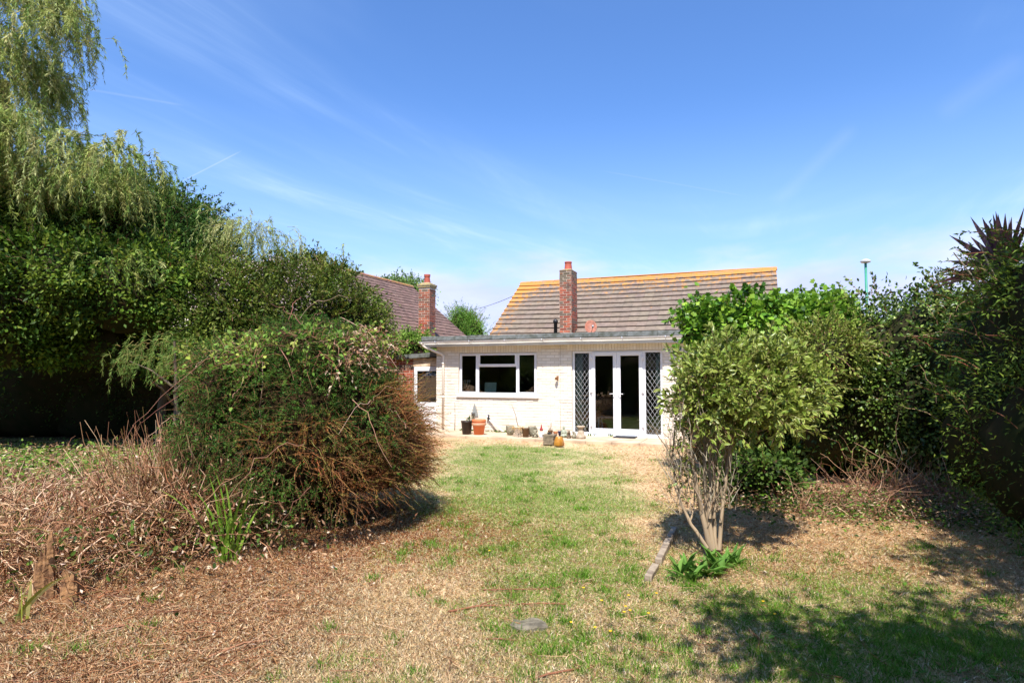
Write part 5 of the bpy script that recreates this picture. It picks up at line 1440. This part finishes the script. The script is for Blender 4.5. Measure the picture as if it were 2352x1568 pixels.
# cordyline
cc=P(2308,622,6.3); e=empty('cordyline',(cc.x,cc.y,0),'purple spiky cordyline palm showing above the right hedge','palm')
r2=np.random.RandomState(8); n=64
d=nrm(r2.normal(size=(n,3))*np.array([.75,.75,.5])+UP*.45); d[40:,2]*=-.05; d[40:,0]=-np.abs(d[40:,0])*1.1-.3; d=nrm(d)
d[0:18]=nrm(r2.normal(size=(18,3))*np.array([.30,.28,0])+UP)
K=6; t=np.linspace(0,1,K); Ls=r2.uniform(.48,.68,n); side=nrm(np.cross(d,r2.normal(size=(n,3))*.3+np.array([0,1,.2]))); 
cen=np.array(cc)+d[:,None,:]*Ls[:,None,None]*t[None,:,None]-UP*(Ls[:,None,None]*.12*(t**2)[None,:,None]*(1-np.abs(d[:,2]))[:,None,None])
ww=np.array([.5,.85,1,.85,.5,.03])*.075; wv=np.where(np.arange(n)<40,1.0,.45)
V=np.concatenate([cen-side[:,None,:]*(ww[None,:]*wv[:,None])[:,:,None]/2, cen+side[:,None,:]*(ww[None,:]*wv[:,None])[:,:,None]/2],1).reshape(-1,3); F=[]
for i in range(n):
    o_=i*2*K
    for j in range(K-1): F += [(o_+j,o_+j+1,o_+K+j+1),(o_+j,o_+K+j+1,o_+K+j)]
Cc=pal(r2,n,A((116,82,84),(98,68,72),(134,98,98))); Cc[48:]=pal(r2,n-48,A((150,124,90),(120,96,76)))
add_mesh('leaves',[(V,np.array(F),np.repeat(Cc,2*K,0))],M_leaf,e)
simple_trunk(e,(cc.x,cc.y,0),(cc.x,cc.y,cc.z),.07,forks=0,col=lin(90,76,66))

# ---- variegated shrub
rs=np.random.RandomState(29)
gb=G(1640,1272); e=empty('variegated_shrub',gb,'multi stemmed shrub with cream edged leaves standing on the lawn right of the path','shrub')
VB=[pb(1702,893,5.6,112,92,.52), pb(1622,930,5.4,60,82,.33), pb(1775,880,5.8,78,78,.42), pb(1730,950,5.4,92,50,.45), pb(1650,850,5.6,70,45,.32)]
EDGE=[lin(*c) for c in ((176,182,90),(160,168,78),(194,196,116),(130,148,66))]
PV=A((98,126,50),(114,140,58),(82,108,42))
p,o=blob_samples(rs,VB,900,.24,-.8,61)
l1,t1=strands(rs,p-o*.14,nrm(o*.75+UP*.45+rs.normal(size=p.shape)*.4),rs.uniform(.16,.42,len(p)),.12,15,.068,PV,T_OVAL,.44,K=5,twig_r=.003,edge=EDGE,spread=.8,twig_pal=A((140,120,92),(120,98,76)))
p,o=blob_samples(rs,[tuple(list(b[:3])+[q*.78 for q in b[3:]]) for b in VB],330,.24,-.8,61)
l2,t2=strands(rs,p,nrm(o*.6+UP*.3+rs.normal(size=p.shape)*.6),rs.uniform(.15,.3,len(p)),.15,11,.062,PV,T_OVAL,.44,K=5,twig_r=.003,edge=EDGE,spread=.9)
hedge('variegated_hedge','cream and green leaved growth in the right hedge directly behind the variegated shrub','hedge',[pb(1895,815,8.2,80,66,.4),pb(1850,890,8.2,70,60,.4)],260,20,.10,.060,PV,T_OVAL,.45,.25,63,.7,260,.4,edge=EDGE)
# sparse foliage up the left stems
n=95; q=np.array([tuple(P(rs.uniform(1560,1605),rs.uniform(870,1110),5.3+rs.uniform(-.15,.15))) for _ in range(n)])
l3,t3=strands(rs,q,nrm(rs.normal(size=(n,3))*.7+np.array([-.5,0,.4])),rs.uniform(.08,.18,n),.2,5,.05,PV,T_OVAL,.42,K=4,twig_r=.003,edge=EDGE)
add_mesh('leaves',[l1,l2,l3],M_leaf_gloss,e)
bp=lambda x,y,D=5.25:P(x,y,D)
ST=[([(1635,1262),(1612,1180),(1590,1060),(1600,960),(1620,880)],.030),([(1640,1262),(1622,1170),(1618,1060),(1622,960),(1650,860)],.026),
    ([(1645,1262),(1640,1180),(1640,1080),(1655,980),(1700,880)],.022),([(1652,1262),(1660,1160),(1672,1060),(1690,960),(1760,880)],.022),
    ([(1625,1258),(1585,1200),(1555,1130),(1545,1060),(1550,980)],.020),([(1590,1062),(1570,1000),(1570,930),(1580,860)],.013),
    ([(1640,1190),(1650,1090),(1668,1040),(1705,1000),(1760,985),(1820,940)],.011),([(1556,1130),(1535,1070),(1528,1010)],.008),([(1630,1190),(1632,1100),(1628,1000),(1640,900)],.018),([(1655,1200),(1668,1100),(1668,1000),(1720,900)],.016)]
L_=[]
for i,(pts,r_) in enumerate(ST):
    k=len(pts); ps=[bp(x,y,5.25+.05*((i*7)%5-2)*j/k+.25*(j/k)) for j,(x,y) in enumerate(pts)]
    L_.append((ps,[r_*.85*(1-.6*j/(k-1)) for j in range(k)]))
    for j in range(1,k-1):
        q=ps[j]; d=Vector((((i*37+j*13)%11-5)/5,((i*17+j*29)%7-3)/5,1.6)).normalized()*.32; L_.append(([q,q+d*.5+Vector((.02,0,0)),q+d],[r_*.45,r_*.3,r_*.15]))
trunk_mesh('stem',e,L_,lin(158,138,112),10)
mb_=[([Vector((gb.x,gb.y,-.05)),Vector((gb.x-.01,gb.y,.06)),Vector((gb.x-.02,gb.y,.14))],[.085,.075,.062])]
trunk_mesh('root_base',e,mb_,lin(166,140,116),12)
n=240; q=np.array([tuple(P(rs.uniform(1530,1690),rs.uniform(960,1180),5.3+rs.uniform(-.2,.2))) for _ in range(n)])
_,tb=strands(rs,q,nrm(rs.normal(size=(n,3))*.35+UP+np.array([-.15,0,0])),rs.uniform(.15,.4,n),.1,0,.02,PAL_TWIG,K=6,twig_r=.0035,twig_pal=A((170,156,136),(140,124,104)))
add_mesh('twigs',[t1,t2,t3,tb],M_twig,e)

# ---- low growth at the foot of the right hedge
hedge('bramble_clump','low dark green bramble clump at the hedge foot behind the shrub stems','bramble',
      [pb(1745,1085,7.7,85,60,.5),pb(1680,1110,7.9,60,40,.4)],230,16,.09,.065,PAL_BRAMBLE,T_OVAL,.7,.2,62,.7,40,.3,M_leaf)
def ground_cover(name,n,regions,size,palette,tmpl,asp,zmax,mat,seed,flat=.7):
    r2=np.random.RandomState(seed); P_=[]
    for (cx,cy,sx,sy,w) in regions:
        k=int(n*w); P_.append(np.stack([r2.normal(cx,sx,k),r2.normal(cy,sy,k)],1))
    q=np.concatenate(P_); m=len(q); z=g_height(q[:,0],q[:,1])+.01+np.abs(r2.normal(size=m))*zmax
    return place(tmpl,np.stack([q[:,0],q[:,1],z],1),r2.normal(size=(m,3))*np.array([1,1,.35]),UP*flat+r2.normal(size=(m,3))*.5,size*r2.uniform(.5,1.3,m),size*asp,pal(r2,m,palette))
UR=[(4.0,7.0,.7,.45,.5),(3.3,7.4,.6,.3,.25),(4.9,6.6,.4,.4,.25)]
e=link('undergrowth',None,None) if False else empty('undergrowth',(4.0,7.0,0),'low tangle of cut bramble and ivy regrowth at the foot of the right hedge','undergrowth')
a=ground_cover('x',5200,UR,.045,PAL_BRAMBLE+PAL_IVY[:1],T_OVAL,.6,.10,M_leaf,71); add_mesh('leaves',[a],M_leaf,e)
b_=ground_cover('x',5200,UR,.05,A((172,140,106),(140,106,78),(196,170,140)),T_KITE,.3,.10,M_dry,72); add_mesh('dead_leaves',[b_],M_dry,e)
rs=np.random.RandomState(31)
add_mesh('cut_stems',[canes_at(420,4.1,7.0,1.0,.5,(.2,.7),.45,.5,.004,zr=(0,.2),wob=.08),canes_at(160,4.8,7.5,.6,.4,(.4,1.1),.8,.3,.004,wob=.08,palette=TH)],M_twig,e)
e=empty('undergrowth',(-8,9.5,0),'carpet of bright ivy and cut stems in the sun left of the dry canes','undergrowth')
UL=[(-8.3,10.6,1.6,.8,.4),(-7,9.3,1.4,.8,.3),(-5.2,8.3,.9,.9,.2),(-9.5,9,1.5,1.2,.1)]
a=ground_cover('x',17000,UL,.08,A((116,150,66),(92,128,54),(140,166,86),(78,110,46)),T_OVAL,.6,.09,M_leaf,73); add_mesh('leaves',[a],M_leaf,e)
b_=ground_cover('x',19000,UL+[(-4.8,6.6,1.0,.8,.2)],.08,A((190,164,128),(160,124,92),(206,184,150),(140,100,72)),T_KITE,.28,.09,M_dry,74); add_mesh('dead_leaves',[b_],M_dry,e)
add_mesh('cut_stems',[canes_at(900,-5.6,7.0,1.6,1.2,(.2,.6),.35,.5,.0055,zr=(0,.15),wob=.08),canes_at(500,-7.6,9.3,2.2,1.4,(.2,.6),.35,.5,.006,zr=(0,.12),wob=.08,palette=TH)],M_twig,e)

# ---- broad leaved plant, edging stones, slab, fallen sticks, small flowers
e=empty('broad_leaf_plant',G(1620,1325),'rosettes of broad fresh green leaves in front of the shrub trunk','plant')
r2=np.random.RandomState(6); PT=[]
for (x,y) in ((1560,1325),(1585,1335),(1600,1320),(1625,1322),(1645,1305),(1668,1300),(1690,1298),(1655,1318),(1635,1300),(1575,1312)):
    g_=np.array(G(x,y)); n=11; az=r2.uniform(0,6.28,n); el=r2.uniform(.35,1.3,n)
    ax=np.stack([np.cos(az)*np.cos(el),np.sin(az)*np.cos(el),np.sin(el)],1); nm=np.cross(np.cross(ax,UP),ax)
    PT.append(place(T_OVAL,np.tile(g_,(n,1))+r2.normal(size=(n,3))*.008,ax,nm,r2.uniform(.10,.20,n),r2.uniform(.035,.05,n),pal(r2,n,A((98,138,66),(114,150,80),(84,124,56)))))
add_mesh('leaves',PT,M_leaf,e)
M_edge=simple('edging_concrete',lin(160,144,124),.95,col2=lin(122,106,90),scale=14,bump=.7)
for i,(p0,p1,lab) in enumerate((((1488,1322),(1506,1292),'short worn edging stone nearest the viewer on the path edge'),((1512,1284),(1536,1236),'long pale edging stone beside the shrub, second from the viewer'),((1538,1232),(1550,1212),'edging stone half in the shrub shade, farthest of the three'))):
    a=G(*p0,.03); b_=G(*p1,.03); d=b_-a; L0=d.length
    mb=MB(); mb.box(-.028,0,-.09,.028,L0,.028); o=mb.build('edging_stone',M_edge,None,bevel=.008,segs=2); o.location=(a.x,a.y,.01); o.rotation_euler=(R(1.5*(i-1)),R(4-4*i),math.atan2(-d.x,d.y)); tag(o,lab,'edging stone')
mb=MB(); n_=18; top=[]; rr=random.Random(3)
for k in range(n_):
    a_=2*math.pi*k/n_; q=1+rr.uniform(-.14,.14); top.append((.115*q*math.cos(a_),.085*q*math.sin(a_)))
mb.add([(x,y,-.04) for x,y in top]+[(x,y,.006+.006*math.sin(x*40)) for x,y in top],[tuple(range(n_,2*n_))]+[(k,(k+1)%n_,n_+(k+1)%n_,n_+k) for k in range(n_)])
o=mb.build('stepping_stone',simple('slab_grey',lin(124,116,100),1.0,col2=lin(94,88,76),spec=.0,scale=20,bump=.6),None,bevel=.005); o.location=G(1215,1432,0); tag(o,'flat grey stone half buried in the lawn at the front','stone')
def stick(pts,r,label,name='fallen_stick',col=lin(132,84,58),side=()):
    w=[G(x,y) for x,y in pts]; c=w[0]; e_pts=[Vector((q.x-c.x,q.y-c.y,float(g_height(np.array([q.x]),np.array([q.y]))[0])+.02+.01*math.sin(i*2))) for i,q in enumerate(w)]
    mb=MB(); mb.tube(e_pts,[r*(1-.5*i/len(w)) for i in range(len(w))],6)
    for (i,dx,dy,l) in side: b=e_pts[i]; mb.tube([b,b+Vector((dx*l*.5,dy*l*.5,.02)),b+Vector((dx*l,dy*l,.012))],[r*.5,r*.4,r*.2],5)
    o=mb.build(name,simple('stick_bark_%d'%len(COL.objects),col,.9,scale=20),None); o.location=(c.x,c.y,0); tag(o,label,'stick'); return o
stick([(1030,1400),(1100,1390),(1180,1382),(1240,1378),(1300,1385)],.008,'longest reddish stick lying across the lawn above the buried stone',side=((1,.8,.5,.2),(2,.9,-.3,.15)))
stick([(1110,1350),(1180,1352),(1250,1348),(1290,1344)],.006,'thin reddish stick lying on the lawn just behind the longest stick')
stick([(1110,1463),(1150,1466),(1190,1464)],.006,'short dark stick on the grass left below the buried stone')
stick([(480,1510),(560,1480),(640,1466),(700,1462)],.007,'curved brown stick on the leaf litter at lower left',col=lin(150,104,74))
stick([(230,1450),(300,1440),(400,1448),(470,1445)],.007,'long straight stick on the litter in front of the stumps',col=lin(140,96,70))
stick([(1330,1535),(1260,1548),(1215,1555)],.007,'stick at the bottom edge of the picture near the small shadow')
stick([(1720,1450),(1745,1475),(1738,1500)],.008,'bent rusty stick lying in the tree shadow at the lower right',col=lin(150,88,56))
fl=[(1312,1441),(1367,1453),(1402,1462),(1444,1378),(1437,1404),(1434,1417),(1447,1413),(1382,1390),(1508,1373),(1490,1420),(1780,1422),(1806,1440),(1753,1392),(1680,1295),(1124,1273),(1340,1360)]
MY=simple('dandelion_yellow',lin(236,190,30),.7); MS=simple('flower_stalk',lin(110,140,60),.7)
fm=MB(); fm.ball((0,0,.055),(.011,.011,.006),8,5); 
for k in range(10): a_=k*.628; fm.tube([(0,0,.055),(.016*math.cos(a_),.016*math.sin(a_),.060)],.0025,4)
sm_=MB(); sm_.tube([(0,0,0),(.004,0,.03),(0,0,.054)],.0018,5)
proto=None
for i,(x,y) in enumerate(fl):
    g_=G(x,y)
    if proto is None:
        proto=empty('dandelion',g_,'small yellow dandelion flower growing in the dry lawn','flower','yellow flowers in the lawn'); proto.scale=(.62,.62,.62); f0=fm.build('flower_head',MY,proto); s0=sm_.build('stalk',MS,proto)
    else:
        c_=proto.copy(); COL.objects.link(c_); c_.location=g_; c_.scale=(.62,.62,.62); c_.rotation_euler=(0,0,i)
        for ch in (f0,s0): k_=ch.copy(); COL.objects.link(k_); k_.parent=c_

# ---- trees outside the picture whose shade falls into it and which the windows mirror
def shade_tree(loc, blobs, ncl, label, seed, size=.1, per=34, rc=.2, core=False):
    e=empty('shade_tree',(loc[0],loc[1],0),label,'tree'); r2=np.random.RandomState(seed)
    l=leaf_clumps(r2,blobs,ncl,per,rc,size,PAL_DARK,T_KITE,.6,.22,-.9,.5,seed=seed); 
    p_,o_=blob_samples(r2,blobs,ncl//6,.22,-.9,seed+1); l2,tw=strands(r2,p_-o_*.2,nrm(o_+r2.normal(size=p_.shape)*.4),r2.uniform(.4,.9,len(p_)),.3,20,size,PAL_DARK,T_KITE,.55)
    add_mesh('crown',[l,l2],M_leaf,e); add_mesh('twigs',[tw],M_twig,e)
    if core: core_mesh(r2,'dark_core',blobs,.86,e)
    simple_trunk(e,(loc[0],loc[1],0),(blobs[0][0],blobs[0][1],blobs[0][2]+.4),.2,forks=8,seed=seed)
shade_tree((4.4,-1.6),[(3.1,.15,4.6,1.9,1.2,.9),(1.9,.35,4.4,.9,.6,.5),(4.8,1.1,4.5,1.5,1.2,1.0),(5.7,2.8,4.3,1.55,1.3,1.3),(1.1,.9,4.5,.5,.35,.3),(7.4,4.9,4.6,1.5,1.2,1.3),(2.6,-.5,4.4,1.3,.7,.6),(5.0,3.5,5.3,.95,1.1,.8),(5.2,4.6,5.6,.75,.6,.8),(4.55,3.0,4.5,.7,.8,.6),(4.2,2.0,4.4,1.2,.9,.8),(.5,-.35,4.3,.55,.25,.25)],1700,'leafy tree just out of view to the right that shades the lawn and hedge',81,per=40,rc=.17)
shade_tree((-5,-12),[(-5,-12,3,4,2,3.6),(0,-13,2.8,3.5,2,3.6),(5.5,-12,3.2,3.5,2,3.8),(10.5,-9,3,3,3,3.6),(-10,-9,3,3,3,3.6),(-14,-6,3,3,3,3.4),(-17,-1,3,3,4,3.4)],2100,'row of garden trees behind the viewer mirrored in the windows',82,.22,20,.45,True)

# ---- grass, straw and litter (nobody could count these)
rs=np.random.RandomState(37)
def scatter(n, dmin, dmax, xlim=1.02):
    u=rs.uniform(0,1,n); D=1/((1-u)/dmin+u/dmax)       # density falls with distance
    x=rs.uniform(-xlim,xlim,n)*D*.86
    return x,D
def stuff(name,parts,mat):
    V,F,C=join(parts); o=link(name,mesh_np(name,V,F,C),mat); tag(o,kind='stuff'); return o
def blades(x,y,h,w,palette,lean,flat=False,wts=None,z0=0.0):
    n=len(x); z=g_height(x,y)+z0
    if flat: d=nrm(np.stack([rs.normal(size=n),rs.normal(size=n),np.abs(rs.normal(size=n))*lean],1))
    else: d=nrm(np.stack([rs.normal(size=n)*lean,rs.normal(size=n)*lean,np.ones(n)],1))
    return place(T_KITE if flat else T_LANCE,np.stack([x,y,z],1),d,rs.normal(size=(n,3))*(.55 if flat else 1)+(UP if flat else 0),h*rs.uniform(.5,1.3,n),w,pal(rs,n,palette,wts,.12))
def house_clear(x,y):   # keep off the patio
    v=(x-O.x)*DV.x+(y-O.y)*DV.y; return v < -1.25
x,y=scatter(720000,2.6,14.8); g_,s_,b_=g_weights(x,y); k=(rs.uniform(0,1,len(x))<g_*1.0)&house_clear(x,y); x,y=x[k],y[k]
wsc=(.6+y/7)
stuff('grass',[blades(x,y,.044*(.35+1.1*fbm(x*2.2,y*2.2,4)),.0026*wsc,A((118,156,58),(98,136,50),(138,172,76),(152,176,92),(186,176,120)),.75,wts=[.28,.24,.2,.14,.14])],M_leaf)
x,y=scatter(950000,2.6,14.8); g_,s_,b_=g_weights(x,y); k=(rs.uniform(0,1,len(x))<(1-b_*.6)*(1-g_*.75)*.8)&house_clear(x,y); x,y=x[k],y[k]
wsc=(.6+y/7)
stuff('dry_grass',[blades(x,y,.040,.0015*wsc,A((232,210,170),(222,196,154),(240,222,186),(204,174,132)),.40,flat=True,z0=.006)],M_dry)
tx,ty=scatter(1000,2.7,13); g_,s_,b_=g_weights(tx,ty); k=(rs.uniform(0,1,1000)<g_*.9+.12*(1-b_))&house_clear(tx,ty); tx,ty=tx[k],ty[k]
kk=np.repeat(np.arange(len(tx)),46); x=tx[kk]+rs.normal(size=len(kk))*.035*(.5+ty[kk]/8); y=ty[kk]+rs.normal(size=len(kk))*.035*(.5+ty[kk]/8)
stuff('grass_tufts',[blades(x,y,.075,.0034*(.6+y/7),A((104,148,54),(126,168,70),(88,128,46)),.55)],M_leaf)
x,y=scatter(60000,2.6,12); g_,s_,b_=g_weights(x,y); k=(rs.uniform(0,1,len(x))<s_*.8+.06)&house_clear(x,y); x,y=x[k],y[k]
x2,y2=scatter(480000,2.6,14.5); g2,s2,b2_=g_weights(x2,y2); k=(rs.uniform(0,1,len(x2))<b2_)&house_clear(x2,y2); x2,y2=x2[k],y2[k]
stuff('leaf_litter',[blades(x2,y2,.060,.0020*(.6+y2/7),A((214,176,134),(200,158,118),(224,192,152),(172,130,94),(210,164,120)),.22,flat=True,z0=.006)],M_dry)
stuff('standing_straw',[blades(x,y,.055,.0028*(.6+y/7),A((220,192,150),(202,172,130)),.8)],M_dry)
# twigs and curled dead leaves
n=2600; x,y=scatter(n,2.7,13); g_,s_,b_=g_weights(x,y); k=(rs.uniform(0,1,n)<b_*.9+.10)&house_clear(x,y); x,y=x[k],y[k]; n=len(x)
P0=np.stack([x,y,g_height(x,y)+.012],1); D0=nrm(rs.normal(size=(n,3))*np.array([1,.8,.06]))
_,t=strands(rs,P0,D0,rs.uniform(.06,.34,n),.0,0,.02,PAL_TWIG,K=5,twig_r=.0026,twig_pal=A((168,120,86),(146,96,66),(190,156,122),(130,84,60)))
n=1500; x,y=scatter(n,2.7,12); g_,s_,b_=g_weights(x,y); k=(rs.uniform(0,1,n)<b_*.8+.04)&house_clear(x,y); x,y=x[k],y[k]; n=len(x)
l=place(T_OVAL,np.stack([x,y,g_height(x,y)+.015],1),rs.normal(size=(n,3))*np.array([1,1,.3]),UP+rs.normal(size=(n,3))*.5,rs.uniform(.018,.04,n),rs.uniform(.008,.018,n),pal(rs,n,A((206,184,156),(176,144,114),(220,204,180),(150,112,84))))
stuff('twig_litter',[t],M_twig); stuff('dead_leaf_litter',[l],M_dry)
# rusty debris under the dead side of the yew
n=30000; x=rs.normal(-1.1,.75,n); y=rs.normal(5.9,.75,n); k=house_clear(x,y); x,y=x[k],y[k]
stuff('rusty_needle_litter',[blades(x,y,.035,.004,A((150,90,50),(128,76,44),(172,116,74)),.3,flat=True,z0=.008)],M_dry)
# low leafy weeds in the shaded lawn
n=420; x=rs.normal(2.6,.7,n); y=rs.normal(3.6,.45,n)
az=rs.uniform(0,6.28,n)
stuff('lawn_weeds',[place(T_OVAL,np.stack([x,y,g_height(x,y)+.008],1),np.stack([np.cos(az),np.sin(az),np.full(n,.5)],1),np.tile(UP,(n,1))+rs.normal(size=(n,3))*.3,rs.uniform(.03,.07,n),rs.uniform(.015,.03,n),pal(rs,n,A((96,136,58),(78,116,48))))],M_leaf)
# weeds along the wall foot
n=520; t_=rs.uniform(.1,5.8,n)**1; cl=(fbm(t_*3,t_*0,5)>.5); t_=t_[cl]; n=len(t_)
q=np.array([tuple(HW(a_,-.06-abs(rs.normal())*.08,.05)) for a_ in t_])
stuff('wall_foot_weeds',[place(T_OVAL,q,rs.normal(size=(n,3))*.7+UP,rs.normal(size=(n,3))+UP,rs.uniform(.04,.08,n),rs.uniform(.02,.035,n),pal(rs,n,PAL_BRAMBLE))],M_leaf)
